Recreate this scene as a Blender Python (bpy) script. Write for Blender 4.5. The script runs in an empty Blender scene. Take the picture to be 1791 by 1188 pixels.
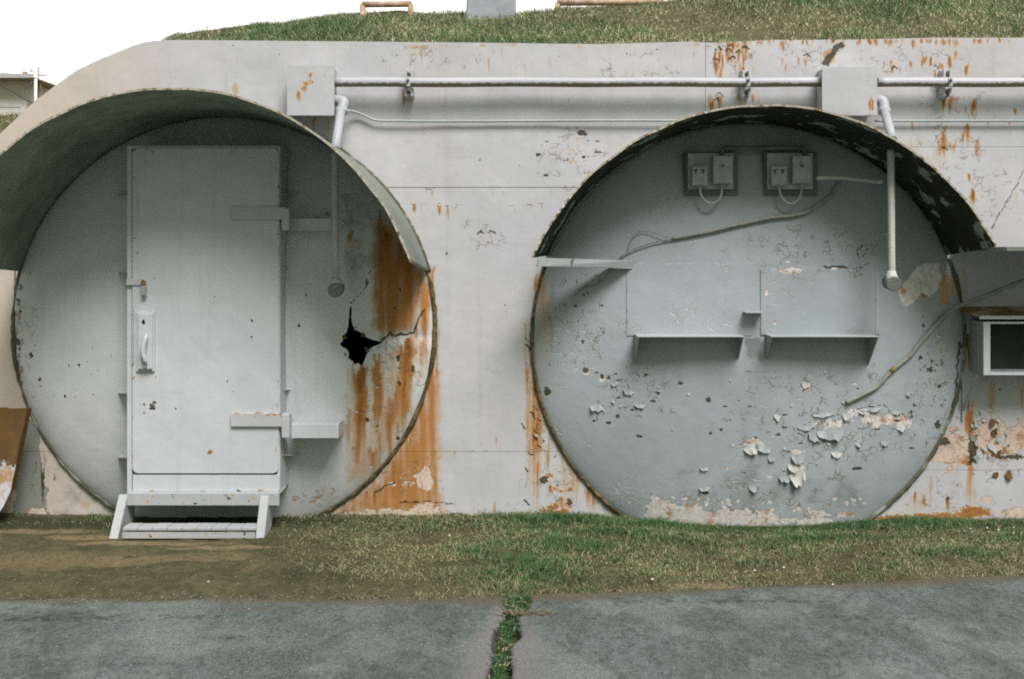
import bpy, bmesh, math, random
import numpy as np
from mathutils import Vector, Matrix
from mathutils.geometry import delaunay_2d_cdt

random.seed(7)
rng = np.random.default_rng(7)
S = bpy.context.scene
COL = S.collection

# ------------------------------------------------------------------ camera, sky, sun, exposure
D = 7.0            # camera to wall face (wall face is y = 0, camera looks along +Y)
EYE = 1.6
F = 2030.0         # focal length in photograph pixels
CU, CV = 895.5, 440.0
cam_data = bpy.data.cameras.new("camera")
cam = bpy.data.objects.new("camera", cam_data)
COL.objects.link(cam)
cam.location = (0, -D, EYE)
cam.rotation_euler = (math.radians(90), 0, 0)
cam_data.sensor_width = 36.0
cam_data.lens = F / 1791.0 * 36.0
cam_data.shift_y = -(594.0 - CV) / 1791.0
cam_data.clip_end = 2000
S.camera = cam

SUN_EL, SUN_AZ = math.radians(53), math.radians(157)      # azimuth from +Y towards +X: high in front of the wall, veiled by cloud
world = bpy.data.worlds.new("World")
S.world = world
world.use_nodes = True
wn = world.node_tree
wn.nodes.clear()
w_out = wn.nodes.new("ShaderNodeOutputWorld")
w_bg = wn.nodes.new("ShaderNodeBackground")
w_sky = wn.nodes.new("ShaderNodeTexSky")
w_sky.sky_type = 'NISHITA'
w_sky.sun_disc = False
w_sky.sun_elevation = SUN_EL
w_sky.sun_rotation = SUN_AZ
w_sky.air_density = 1.0
w_sky.dust_density = 4.0
w_sky.ozone_density = 1.0
w_hs = wn.nodes.new("ShaderNodeHueSaturation")
w_hs.inputs["Saturation"].default_value = 0.25
wn.links.new(w_sky.outputs[0], w_hs.inputs["Color"])
w_ti = wn.nodes.new("ShaderNodeMix"); w_ti.data_type = 'RGBA'; w_ti.blend_type = 'MULTIPLY'; w_ti.inputs[0].default_value = 1.0
w_ti.inputs[7].default_value = (0.90, 1.0, 0.80, 1)        # the faint green cast the open shade has in the photograph
wn.links.new(w_hs.outputs[0], w_ti.inputs[6])
wn.links.new(w_ti.outputs[2], w_bg.inputs[0])
w_bg.inputs[1].default_value = 0.05
# bright thin cloud, brightest towards the low hidden sun behind the bunker and fading evenly round to the other side
w_tc = wn.nodes.new("ShaderNodeTexCoord"); w_sx = wn.nodes.new("ShaderNodeSeparateXYZ")
w_mr = wn.nodes.new("ShaderNodeMapRange"); w_mr.interpolation_type = 'SMOOTHSTEP'
w_mr.inputs[1].default_value = -0.3; w_mr.inputs[2].default_value = 0.95; w_mr.inputs[3].default_value = 0.0; w_mr.inputs[4].default_value = 1.0
w_cl = wn.nodes.new("ShaderNodeBackground"); w_cl.inputs[0].default_value = (1.0, 0.97, 0.95, 1)
w_ad = wn.nodes.new("ShaderNodeAddShader")
wn.links.new(w_tc.outputs["Generated"], w_sx.inputs[0]); wn.links.new(w_sx.outputs[1], w_mr.inputs[0]); wn.links.new(w_mr.outputs[0], w_cl.inputs[1])
wn.links.new(w_bg.outputs[0], w_ad.inputs[0]); wn.links.new(w_cl.outputs[0], w_ad.inputs[1])
wn.links.new(w_ad.outputs[0], w_out.inputs[0])

sun_data = bpy.data.lights.new("sun", 'SUN')
sun_data.energy = 3.0
sun_data.angle = math.radians(26)
sun_data.color = (1.0, 0.94, 0.965)
sun = bpy.data.objects.new("sun", sun_data)
COL.objects.link(sun)
sdir = Vector((math.sin(SUN_AZ) * math.cos(SUN_EL), math.cos(SUN_AZ) * math.cos(SUN_EL), math.sin(SUN_EL)))
sun.rotation_euler = (-sdir).to_track_quat('-Z', 'Y').to_euler()

S.view_settings.view_transform = 'Standard'
S.view_settings.look = 'None'
S.view_settings.gamma = 1.0
S.view_settings.use_curve_mapping = False
S.view_settings.exposure = 0.42
S.cycles.use_denoising = False        # the remaining fine noise stands in for the film's grain
S.cycles.filter_width = 1.9
S.cycles.max_bounces = 6
S.cycles.diffuse_bounces = 3

# ------------------------------------------------------------------ helpers
def W(u, v, d=0.0):
    """photo measurement -> world point on the plane d metres in front of the wall face"""
    k = (D - d) / F
    return Vector(((u - CU) * k, -d, EYE - (v - CV) * k))

def noise2(x, y, seed=0):
    x = np.asarray(x, float); y = np.asarray(y, float)
    xi = np.floor(x).astype(np.int64); yi = np.floor(y).astype(np.int64)
    xf = x - xi; yf = y - yi
    xf = xf * xf * (3 - 2 * xf); yf = yf * yf * (3 - 2 * yf)
    def h(a, b):
        n = (a * 374761393 + b * 668265263 + seed * 1442695041) & 0xffffffff
        n = ((n ^ (n >> 13)) * 1274126177) & 0xffffffff
        return ((n ^ (n >> 16)) & 0xffff) / 65535.0
    a = h(xi, yi); b = h(xi + 1, yi); c = h(xi, yi + 1); e = h(xi + 1, yi + 1)
    return (a * (1 - xf) + b * xf) * (1 - yf) + (c * (1 - xf) + e * xf) * yf

def fbm(x, y, seed=0, octaves=4):
    t = 0; a = 0.5; s = 0
    for k in range(octaves):
        t = t + a * noise2(x * 2 ** k + 17.3 * k, y * 2 ** k - 9.1 * k, seed + k); s += a; a *= 0.5
    return t / s

def props(o, label=None, cat=None, group=None, kind=None):
    if label: o["label"] = label
    if cat: o["category"] = cat
    if group: o["group"] = group
    if kind: o["kind"] = kind
    return o

def empty(name, loc, label, cat, group=None):
    e = bpy.data.objects.new(name, None)
    e.location = loc
    e.empty_display_size = 0.1
    COL.objects.link(e)
    return props(e, label, cat, group)

def adopt(o, parent):
    if parent is not None:
        o.parent = parent
        off = Vector(parent.location) if parent.parent is None else Vector((0, 0, 0))   # parts keep world coordinates in their meshes
        o.matrix_parent_inverse = Matrix.Translation(-off)
    return o

def link_mesh(name, me, mats, parent=None, smooth=False):
    o = bpy.data.objects.new(name, me)
    COL.objects.link(o)
    for m in (mats if isinstance(mats, (list, tuple)) else [mats]):
        me.materials.append(m)
    if smooth:
        me.polygons.foreach_set("use_smooth", [True] * len(me.polygons))
    return adopt(o, parent)

def np_mesh(name, verts, faces_flat, sizes):
    """fast mesh from numpy: verts (n,3), flat loop index list and face sizes"""
    me = bpy.data.meshes.new(name)
    verts = np.asarray(verts, np.float32)
    faces_flat = np.asarray(faces_flat, np.int32).ravel()
    sizes = np.asarray(sizes, np.int32)
    me.vertices.add(len(verts)); me.vertices.foreach_set("co", verts.ravel())
    me.loops.add(len(faces_flat)); me.loops.foreach_set("vertex_index", faces_flat)
    me.polygons.add(len(sizes))
    starts = np.concatenate([[0], np.cumsum(sizes)[:-1]]).astype(np.int32)
    me.polygons.foreach_set("loop_start", starts)
    me.update(calc_edges=True)
    return me

def set_color(me, name, rgba):
    a = me.attributes.new(name, 'FLOAT_COLOR', 'POINT')
    a.data.foreach_set("color", np.asarray(rgba, np.float32).ravel())

def box(name, x0, x1, y0, y1, z0, z1, mat, parent=None, bevel=0.004, rot=None):
    bm = bmesh.new()
    bmesh.ops.create_cube(bm, size=1.0)
    c = Vector(((x0 + x1) / 2, (y0 + y1) / 2, (z0 + z1) / 2))
    sx, sy, sz = abs(x1 - x0), abs(y1 - y0), abs(z1 - z0)
    for v in bm.verts:
        v.co = Vector((v.co.x * sx, v.co.y * sy, v.co.z * sz))
    if bevel > 0:
        bmesh.ops.bevel(bm, geom=bm.edges[:], offset=min(bevel, min(sx, sy, sz) * 0.35), segments=2, affect='EDGES', profile=0.6)
    if rot is not None:
        for v in bm.verts: v.co = rot @ v.co
    for v in bm.verts: v.co += c
    me = bpy.data.meshes.new(name); bm.to_mesh(me); bm.free()
    return link_mesh(name, me, mat, parent)

def prism(name, pts_front, vec, mat, parent=None, bevel=0.0):
    """polygon (world points) extruded along vec"""
    bm = bmesh.new()
    a = [bm.verts.new(p) for p in pts_front]
    b = [bm.verts.new(Vector(p) + Vector(vec)) for p in pts_front]
    bm.faces.new(a); bm.faces.new(b[::-1])
    n = len(a)
    for i in range(n):
        bm.faces.new((a[i], b[i], b[(i + 1) % n], a[(i + 1) % n]))
    bmesh.ops.recalc_face_normals(bm, faces=bm.faces[:])
    if bevel > 0:
        bmesh.ops.bevel(bm, geom=bm.edges[:], offset=bevel, segments=2, affect='EDGES')
    me = bpy.data.meshes.new(name); bm.to_mesh(me); bm.free()
    return link_mesh(name, me, mat, parent)

def smooth_path(pts, n=8):
    pts = [Vector(p) for p in pts]
    out = []
    for i in range(len(pts) - 1):
        p0 = pts[max(i - 1, 0)]; p1 = pts[i]; p2 = pts[i + 1]; p3 = pts[min(i + 2, len(pts) - 1)]
        for k in range(n):
            t = k / n
            out.append(0.5 * ((2 * p1) + (-p0 + p2) * t + (2 * p0 - 5 * p1 + 4 * p2 - p3) * t * t + (-p0 + 3 * p1 - 3 * p2 + p3) * t ** 3))
    out.append(pts[-1])
    return out

def tube(name, pts, r, mat, parent=None, seg=12, smooth=True, wobble=0.0):
    pts = [Vector(p) for p in pts]
    rs = r if isinstance(r, (list, tuple)) else [r] * len(pts)
    bm = bmesh.new()
    rings = []
    up = Vector((0.13, -0.3, 0.95)).normalized()
    for i, p in enumerate(pts):
        t = (pts[min(i + 1, len(pts) - 1)] - pts[max(i - 1, 0)]).normalized()
        a = t.cross(up)
        if a.length < 1e-3: a = t.cross(Vector((1, 0, 0)))
        a.normalize(); b = a.cross(t).normalized()
        ring = []
        for k in range(seg):
            an = 2 * math.pi * k / seg
            rr = rs[i] * (1 + wobble * random.uniform(-1, 1))
            ring.append(bm.verts.new(p + a * (math.cos(an) * rr) + b * (math.sin(an) * rr)))
        rings.append(ring)
    for i in range(len(rings) - 1):
        for k in range(seg):
            f = bm.faces.new((rings[i][k], rings[i][(k + 1) % seg], rings[i + 1][(k + 1) % seg], rings[i + 1][k]))
            f.smooth = smooth
    bm.faces.new(rings[0][::-1]); bm.faces.new(rings[-1])
    bmesh.ops.recalc_face_normals(bm, faces=bm.faces[:])
    me = bpy.data.meshes.new(name); bm.to_mesh(me); bm.free()
    return link_mesh(name, me, mat, parent)

def in_poly(P, poly):
    x, y = P[:, 0], P[:, 1]
    inside = np.zeros(len(P), bool)
    n = len(poly); j = n - 1
    for i in range(n):
        xi, yi = poly[i]; xj, yj = poly[j]
        if yi != yj:
            c = ((yi > y) != (yj > y)) & (x < (xj - xi) * (y - yi) / (yj - yi) + xi)
            inside ^= c
        j = i
    return inside

def densify(poly, h, jitter=0.0):
    out = []
    n = len(poly)
    for i in range(n):
        a = np.array(poly[i]); b = np.array(poly[(i + 1) % n])
        L = np.linalg.norm(b - a); k = max(1, int(L / h))
        for q in range(k):
            p = a + (b - a) * q / k
            if jitter and q > 0: p = p + rng.normal(0, jitter, 2)
            out.append(tuple(p))
    return out

def sheet(name, outline, holes, res, depth, thick, mats, parent=None, mask=None, undul=0.0, rim_mat=0):
    """plate in the XZ plane seen from -Y: outline minus holes, triangulated on a grid of size res;
    depth(x,z) = how far the face stands out from y=0; thick = rim depth going back"""
    o = np.array(outline); x0, z0 = o.min(0); x1, z1 = o.max(0)
    gx = np.arange(x0 + res / 2, x1, res); gz = np.arange(z0 + res / 2, z1, res)
    X, Z = np.meshgrid(gx, gz); X = X + ((np.arange(len(gz)) % 2) * res / 2)[:, None]
    P = np.stack([X.ravel(), Z.ravel()], 1)
    P = P[in_poly(P, outline)]
    for h in holes:
        P = P[~in_poly(P, h)]
    loops = [outline] + list(holes)
    pts = []; edges = []
    for lp in loops:
        b = len(pts); n = len(lp)
        pts += [Vector((float(p[0]), float(p[1]))) for p in lp]
        edges += [(b + i, b + (i + 1) % n) for i in range(n)]
    pts += [Vector((float(p[0]), float(p[1]))) for p in P]
    vs, es, fs, _, _, _ = delaunay_2d_cdt(pts, edges, [], 0, 1e-6)
    V = np.array([(v[0], v[1]) for v in vs]); T = np.array([f for f in fs if len(f) == 3], np.int64)
    C = V[T].mean(1)
    keep = in_poly(C, outline)
    for h in holes: keep &= ~in_poly(C, h)
    T = T[keep]
    used, inv = np.unique(T.ravel(), return_inverse=True)
    V = V[used]; T = inv.reshape(-1, 3)
    dd = depth(V[:, 0], V[:, 1])
    if undul: dd = dd + undul * (fbm(V[:, 0] * 1.6, V[:, 1] * 1.6, 5, 3) - 0.5)
    # orient so normals face -Y
    a = V[T[:, 1]] - V[T[:, 0]]; b = V[T[:, 2]] - V[T[:, 0]]
    cr = a[:, 0] * b[:, 1] - a[:, 1] * b[:, 0]
    T[cr < 0] = T[cr < 0][:, ::-1]
    E = np.concatenate([T[:, [0, 1]], T[:, [1, 2]], T[:, [2, 0]]])
    key = np.sort(E, 1); k = key[:, 0] * (len(V) + 1) + key[:, 1]
    uq, idx, cnt = np.unique(k, return_index=True, return_counts=True)
    B = E[idx[cnt == 1]]
    bv, binv = np.unique(B.ravel(), return_inverse=True)
    B2 = binv.reshape(-1, 2) + len(V)
    verts = np.stack([V[:, 0], -dd, V[:, 1]], 1)
    back = verts[bv].copy(); back[:, 1] += thick
    allv = np.concatenate([verts, verts[bv], back])   # rim gets its own vertices: hard edge
    nb = len(bv)
    Q = np.stack([B2[:, 1], B2[:, 0], B2[:, 0] + nb, B2[:, 1] + nb], 1)
    flat = np.concatenate([T.ravel(), Q.ravel()])
    mi = np.concatenate([np.zeros(len(T), np.int32), np.full(len(Q), rim_mat, np.int32)])
    sizes = np.concatenate([np.full(len(T), 3), np.full(len(Q), 4)])
    me = np_mesh(name, allv, flat, sizes)
    me.polygons.foreach_set("use_smooth", np.concatenate([np.ones(len(T), bool), np.zeros(len(Q), bool)]))
    if rim_mat: me.polygons.foreach_set('material_index', mi)
    if mask is not None:
        k_ = (D + allv[:, 1]) / F
        U_ = CU + allv[:, 0] / k_; V_ = CV + (EYE - allv[:, 2]) / k_
        mk_ = mask(U_, V_); mk_[:, 3] = 1 - mk_[:, 3]; set_color(me, "wear", mk_)
    ob = link_mesh(name, me, mats, parent)
    return ob

# ------------------------------------------------------------------ wear painting (stains and chips of the surfaces, with some shade painted in)
class Wear:
    """R rust, G bare undercoat, B cracks/holes/grime and painted flake shadows, A dark green: old coat, moss, painted shade"""
    def __init__(self): self.ops = []
    def drip(self, u, v0, v1, w, s, ch=0): self.ops.append(('d', u, v0, v1, w, s, ch)); return self
    def blob(self, u, v, ru, rv, s, ch=0, rough=0.6, freq=0.06): self.ops.append(('b', u, v, ru, rv, s, ch, rough, freq)); return self
    def line(self, pts, w, s, ch=2): self.ops.append(('l', pts, w, s, ch)); return self
    def poly(self, pts, s, ch=1, wob=6): self.ops.append(('p', pts, s, ch, wob)); return self
    def __call__(self, U, V):
        M = np.zeros((len(U), 4))
        for op in self.ops:
            if op[0] == 'd':
                _, u, v0, v1, w, s, ch = op
                sel = np.where((np.abs(U - u) < w * 3.5 + 8) & (V > v0 - 6) & (V < v1 + 10))[0]
                if not len(sel): continue
                x, y = U[sel], V[sel]
                wob = (noise2(y * 0.02 + u, y * 0 + u * 0.37, 3) - 0.5) * w * 0.9
                ys = y + (noise2(x * 0.35, x * 0 + u, 12) - 0.5) * min(60, 0.55 * (v1 - v0))
                t = np.clip((ys - v0) / (v1 - v0), 0, 1)
                ww = w * (0.55 + 0.9 * noise2(y * 0.06, y * 0 + u, 8)) * (1 - 0.45 * t)
                f = np.exp(-((x - u - wob) / ww) ** 2) * np.clip((ys - v0 + 4) / 7, 0, 1) * np.clip((1 - t) * 1.6, 0, 1) ** 0.8
                if w >= 9: f *= s * (0.85 + 0.3 * noise2(x * 0.25 + u, y * 0.02, 4))
                else: f *= s * (0.55 + 0.75 * noise2(x * 0.45 + u, y * 0.035, 4)) * (0.75 + 0.5 * fbm(x * 0.2, y * 0.2, 14, 3))
                M[sel, ch] = np.maximum(M[sel, ch], f)
            elif op[0] == 'b':
                _, u, v, ru, rv, s, ch, rough, freq = op
                sel = np.where((np.abs(U - u) < ru * 1.8) & (np.abs(V - v) < rv * 1.8))[0]
                if not len(sel): continue
                x, y = U[sel], V[sel]
                r = np.sqrt(((x - u) / ru) ** 2 + ((y - v) / rv) ** 2)
                freq = max(freq, 1.5 / min(ru, rv)); r = r + (fbm(x * freq, y * freq * (1.6 if rv < ru else 1.0), int(u * 3 + v) % 97, 4) - 0.5) * 2 * rough
                f = s * np.clip((1.15 - r) * 2.2, 0, 1)
                M[sel, ch] = np.maximum(M[sel, ch], f)
            elif op[0] == 'l':
                _, pts, w, s, ch = op
                for i in range(len(pts) - 1):
                    ax, ay = pts[i]; bx, by = pts[i + 1]
                    sel = np.where((U > min(ax, bx) - 3 * w - 4) & (U < max(ax, bx) + 3 * w + 4) & (V > min(ay, by) - 3 * w - 4) & (V < max(ay, by) + 3 * w + 4))[0]
                    if not len(sel): continue
                    x = U[sel] + (noise2(U[sel] * 0.12, V[sel] * 0.12, 2) - 0.5) * 5
                    y = V[sel] + (noise2(U[sel] * 0.12, V[sel] * 0.12, 6) - 0.5) * 5
                    dx, dy = bx - ax, by - ay; L2 = dx * dx + dy * dy + 1e-9
                    t = np.clip(((x - ax) * dx + (y - ay) * dy) / L2, 0, 1)
                    q = np.hypot(x - ax - t * dx, y - ay - t * dy)
                    f = s * np.exp(-(q / w) ** 2)
                    M[sel, ch] = np.maximum(M[sel, ch], f)
            else:
                _, pts, s, ch, wob = op
                x = U + (fbm(U * 0.07, V * 0.07, 11, 4) - 0.5) * 2 * wob
                y = V + (fbm(U * 0.07, V * 0.07, 23, 4) - 0.5) * 2 * wob
                if ch == 0:      # stains feather out
                    f = np.zeros(len(U))
                    for ox, oy in ((0, 0), (9, 3), (-9, 4), (3, -9), (-4, 9), (15, 8), (-15, -6), (6, 16), (-7, -15)):
                        f += in_poly(np.stack([x + ox, y + oy], 1), pts) / 9.0
                    f *= s * (0.7 + 0.6 * noise2(U * 0.16, V * 0.012, 33))
                    M[:, ch] = np.maximum(M[:, ch], f)
                else:
                    ins = in_poly(np.stack([x, y], 1), pts)
                    M[ins, ch] = np.maximum(M[ins, ch], s)
        return M

# ------------------------------------------------------------------ materials
def new_mat(name):
    m = bpy.data.materials.new(name); m.use_nodes = True
    nt = m.node_tree; nt.nodes.clear()
    out = nt.nodes.new("ShaderNodeOutputMaterial"); b = nt.nodes.new("ShaderNodeBsdfPrincipled")
    nt.links.new(b.outputs[0], out.inputs[0])
    return m, nt, b

class N:
    def __init__(self, nt): self.nt = nt; self.tc = nt.nodes.new("ShaderNodeTexCoord").outputs["Object"]
    def set(self, sock, v):
        if isinstance(v, bpy.types.NodeSocket): self.nt.links.new(v, sock)
        else:
            try: sock.default_value = v
            except Exception: sock.default_value = (v, v, v)
    def noise(self, scale, detail=4, rough=0.55, vec=None, dist=0.0):
        n = self.nt.nodes.new("ShaderNodeTexNoise"); n.inputs["Scale"].default_value = scale
        n.inputs["Detail"].default_value = detail; n.inputs["Roughness"].default_value = rough; n.inputs["Distortion"].default_value = dist
        self.nt.links.new(vec or self.tc, n.inputs["Vector"]); return n.outputs["Fac"]
    def map(self, scale, vec=None):
        n = self.nt.nodes.new("ShaderNodeMapping"); n.inputs["Scale"].default_value = scale
        self.nt.links.new(vec or self.tc, n.inputs["Vector"]); return n.outputs[0]
    def voro(self, scale, feature='DISTANCE_TO_EDGE', vec=None):
        n = self.nt.nodes.new("ShaderNodeTexVoronoi"); n.feature = feature; n.inputs["Scale"].default_value = scale
        self.nt.links.new(vec or self.tc, n.inputs["Vector"]); return n.outputs["Distance"]
    def ramp(self, fac, a, b, smooth=True):
        n = self.nt.nodes.new("ShaderNodeMapRange"); n.interpolation_type = 'SMOOTHSTEP' if smooth else 'LINEAR'
        self.set(n.inputs[0], fac); n.inputs[1].default_value = a; n.inputs[2].default_value = b
        return n.outputs[0]
    def m(self, op, a, b=0.0, c=None, clamp=False):
        n = self.nt.nodes.new("ShaderNodeMath"); n.operation = op; n.use_clamp = clamp
        self.set(n.inputs[0], a); self.set(n.inputs[1], b)
        if c is not None: self.set(n.inputs[2], c)
        return n.outputs[0]
    def mix(self, f, a, b, mode='MIX'):
        n = self.nt.nodes.new("ShaderNodeMix"); n.data_type = 'RGBA'; n.blend_type = mode
        self.set(n.inputs[0], f)
        for s, v in ((n.inputs[6], a), (n.inputs[7], b)):
            if isinstance(v, bpy.types.NodeSocket): self.nt.links.new(v, s)
            else: s.default_value = (v[0], v[1], v[2], 1)
        return n.outputs[2]
    def attr(self, name):
        n = self.nt.nodes.new("ShaderNodeAttribute"); n.attribute_name = name
        sp = self.nt.nodes.new("ShaderNodeSeparateColor"); self.nt.links.new(n.outputs["Color"], sp.inputs[0])
        return sp.outputs[0], sp.outputs[1], sp.outputs[2], n.outputs["Alpha"], n.outputs["Color"]
    def bump(self, h, strength, dist, normal=None):
        n = self.nt.nodes.new("ShaderNodeBump"); n.inputs["Strength"].default_value = strength; n.inputs["Distance"].default_value = dist
        self.set(n.inputs["Height"], h)
        if normal: self.nt.links.new(normal, n.inputs["Normal"])
        return n.outputs[0]

def painted(name, a, b, under=(0.62, 0.55, 0.48), streak=0.5, rust_auto=0.0, chip_auto=0.0, craquelure=0.0, tick=0.5, rough=0.55, grime=(0.22, 0.22, 0.17), warm_left=False, crackle=0.45):
    m, nt, bs = new_mat(name); n = N(nt)
    R, G, B, A, _ = n.attr("wear"); A = n.m('SUBTRACT', 1.0, A)
    big = n.noise(0.9, 5, 0.6); mid = n.noise(6, 6, 0.65); fine = n.noise(45, 5, 0.7); vfine = n.noise(160, 3, 0.7)
    stk = n.noise(1.0, 5, 0.65, n.map((14, 14, 0.7))); stk2 = n.noise(1.0, 4, 0.6, n.map((38, 38, 1.6)))
    col = n.mix(n.ramp(big, 0.3, 0.7), a, b)
    col = n.mix(n.m('MULTIPLY', n.ramp(mid, 0.35, 0.75), 0.22), col, tuple(c * 0.72 for c in a))
    col = n.mix(n.m('MULTIPLY', n.ramp(stk, 0.52, 0.78), 0.35 * streak), col, grime)
    col = n.mix(n.m('MULTIPLY', n.ramp(stk2, 0.58, 0.8), 0.28 * streak), col, (0.30, 0.24, 0.17))
    col = n.mix(n.m('MULTIPLY', n.ramp(vfine, 0.35, 0.7), 0.14), col, tuple(c * 0.55 for c in a))
    if warm_left:
        sx = nt.nodes.new("ShaderNodeSeparateXYZ"); nt.links.new(n.tc, sx.inputs[0])
        col = n.mix(n.m('MULTIPLY', n.ramp(n.m('ADD', sx.outputs[0], n.m('MULTIPLY', big, 0.5)), -1.5, -2.8), 0.6), col, (0.60, 0.47, 0.34))
    if warm_left:
        col = n.mix(n.m('MULTIPLY', n.ramp(n.noise(1.0, 5, 0.7, n.map((5, 5, .8))), 0.48, 0.72), 0.22), col, (0.42, 0.36, 0.26))
        col = n.mix(n.m('MULTIPLY', n.ramp(n.noise(1.3, 5, 0.6, n.map((1.2, 1, .6))), 0.45, 0.7), 0.30), col, (0.50, 0.44, 0.34))
    # dark green tone: old coat, moss, and shade painted on the caps
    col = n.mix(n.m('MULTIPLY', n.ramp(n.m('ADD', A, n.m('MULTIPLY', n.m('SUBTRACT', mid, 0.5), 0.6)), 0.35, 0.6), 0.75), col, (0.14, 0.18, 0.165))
    # small dark ticks: lifted flakes throwing no paint over themselves
    tk = n.noise(30, 3, 0.75, n.map((1, 1, 1.8)), 0.6)
    tf = n.m('MULTIPLY', n.ramp(tk, 0.685, 0.72), n.m('MULTIPLY', n.ramp(mid, 0.45, 0.62), tick))
    col = n.mix(tf, col, (0.12, 0.10, 0.07))
    height = n.m('MULTIPLY', fine, 0.15)
    # craquelure
    if craquelure > 0:
        wv = nt.nodes.new("ShaderNodeVectorMath"); wv.operation = 'ADD'
        wn_ = nt.nodes.new("ShaderNodeTexNoise"); wn_.inputs["Scale"].default_value = 14; nt.links.new(n.tc, wn_.inputs["Vector"])
        ws = nt.nodes.new("ShaderNodeVectorMath"); ws.operation = 'SCALE'; ws.inputs[3].default_value = 0.06
        nt.links.new(wn_.outputs["Color"], ws.inputs[0]); nt.links.new(n.tc, wv.inputs[0]); nt.links.new(ws.outputs[0], wv.inputs[1])
        vo = n.voro(15, vec=wv.outputs[0])
        cr = n.m('MULTIPLY', n.ramp(vo, 0.035, 0.0), n.ramp(n.noise(2.3, 3), 0.47, 0.62))
        col = n.mix(n.m('MULTIPLY', cr, craquelure), col, (0.62, 0.60, 0.55))
        height = n.m('SUBTRACT', height, n.m('MULTIPLY', cr, 0.5))
    # rust
    r = n.m('ADD', n.m('ADD', R, rust_auto), n.m('MULTIPLY', n.m('SUBTRACT', n.m('ADD', n.m('MULTIPLY', fine, 0.55), n.m('MULTIPLY', mid, 0.45)), 0.5), n.m('ADD', 0.45, n.m('MULTIPLY', R, 0.6))))
    stain = n.m('MULTIPLY', n.ramp(r, 0.12, 0.5), n.ramp(n.m('ADD', R, rust_auto), 0.02, 0.15))
    col = n.mix(n.m('MULTIPLY', stain, n.m('ADD', 0.45, n.m('MULTIPLY', R, 0.5), clamp=True)), col, n.mix(n.ramp(R, 0.2, 0.7), (0.48, 0.36, 0.19), (0.43, 0.200, 0.050)))
    col = n.mix(n.m('MULTIPLY', n.ramp(n.m('ADD', r, n.m('MULTIPLY', n.m('SUBTRACT', stk2, 0.5), 0.9)), 0.45, 0.85), 0.8), col, (0.38, 0.155, 0.030))
    col = n.mix(n.m('MULTIPLY', n.ramp(r, 0.85, 1.15), 0.85), col, (0.13, 0.055, 0.02))
    # chips down to the undercoat
    g = n.m('ADD', n.m('ADD', G, chip_auto), n.m('MULTIPLY', n.m('SUBTRACT', n.noise(22, 6, 0.7), 0.5), 0.9))
    chip = n.ramp(g, 0.47, 0.53)
    edge = n.m('MULTIPLY', n.ramp(g, 0.40, 0.48), n.ramp(g, 0.58, 0.50))
    ucol = n.mix(n.ramp(fine, 0.3, 0.7), under, tuple(c * 0.72 for c in under))
    ucol = n.mix(n.ramp(n.noise(9, 5, 0.7), 0.52, 0.66), ucol, (0.42, 0.24, 0.12))
    col = n.mix(chip, col, ucol)
    col = n.mix(n.m('MULTIPLY', edge, 0.45), col, (0.16, 0.13, 0.09))
    height = n.m('SUBTRACT', height, n.m('MULTIPLY', chip, 0.8))
    # crackled paint: fine dark lifted edges with a little rust in them, where B is low
    wv2 = nt.nodes.new("ShaderNodeVectorMath"); wv2.operation = 'ADD'
    wq = nt.nodes.new("ShaderNodeTexNoise"); wq.inputs["Scale"].default_value = 22; wq.inputs["Detail"].default_value = 4; nt.links.new(n.tc, wq.inputs["Vector"])
    wr2 = nt.nodes.new("ShaderNodeVectorMath"); wr2.operation = 'SCALE'; wr2.inputs[3].default_value = 0.055
    nt.links.new(wq.outputs["Color"], wr2.inputs[0]); nt.links.new(n.tc, wv2.inputs[0]); nt.links.new(wr2.outputs[0], wv2.inputs[1])
    vk = n.voro(24, vec=wv2.outputs[0])
    reg = n.m('MULTIPLY', n.ramp(n.m('ADD', B, n.m('MULTIPLY', n.m('SUBTRACT', n.noise(7, 4), 0.5), 0.35)), 0.14, 0.30), n.ramp(B, 0.03, 0.1))
    ck = n.m('MULTIPLY', n.ramp(vk, 0.045, 0.012), n.m('MULTIPLY', reg, n.ramp(n.noise(13, 3), 0.50, 0.60)))
    ckh = n.m('MULTIPLY', n.ramp(vk, 0.22, 0.03), n.m('MULTIPLY', reg, n.ramp(n.noise(13, 3), 0.48, 0.62)))
    col = n.mix(n.m('MULTIPLY', ckh, 0.22), col, (0.36, 0.27, 0.17))
    col = n.mix(n.m('MULTIPLY', ck, crackle), col, (0.12, 0.10, 0.06))
    height = n.m('SUBTRACT', height, n.m('MULTIPLY', ck, 0.7))
    # cracks, holes, dirt, painted shadows under flakes
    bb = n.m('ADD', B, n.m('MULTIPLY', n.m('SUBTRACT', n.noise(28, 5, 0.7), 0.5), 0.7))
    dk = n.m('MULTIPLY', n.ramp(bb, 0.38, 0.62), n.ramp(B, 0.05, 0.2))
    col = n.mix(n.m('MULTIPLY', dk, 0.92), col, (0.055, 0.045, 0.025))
    height = n.m('SUBTRACT', height, n.m('MULTIPLY', dk, 0.8))
    nt.links.new(col, bs.inputs["Base Color"])
    n.set(bs.inputs["Roughness"], n.m('ADD', rough, n.m('MULTIPLY', n.m('MAXIMUM', stain, chip), 0.3), clamp=True))
    bs.inputs["Specular IOR Level"].default_value = 0.25
    bp = n.bump(height, 0.7, 0.006)
    bp2 = n.bump(n.noise(3.2, 3, 0.5), 0.25, 0.05, bp)
    nt.links.new(bp2, bs.inputs["Normal"])
    return m

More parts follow.
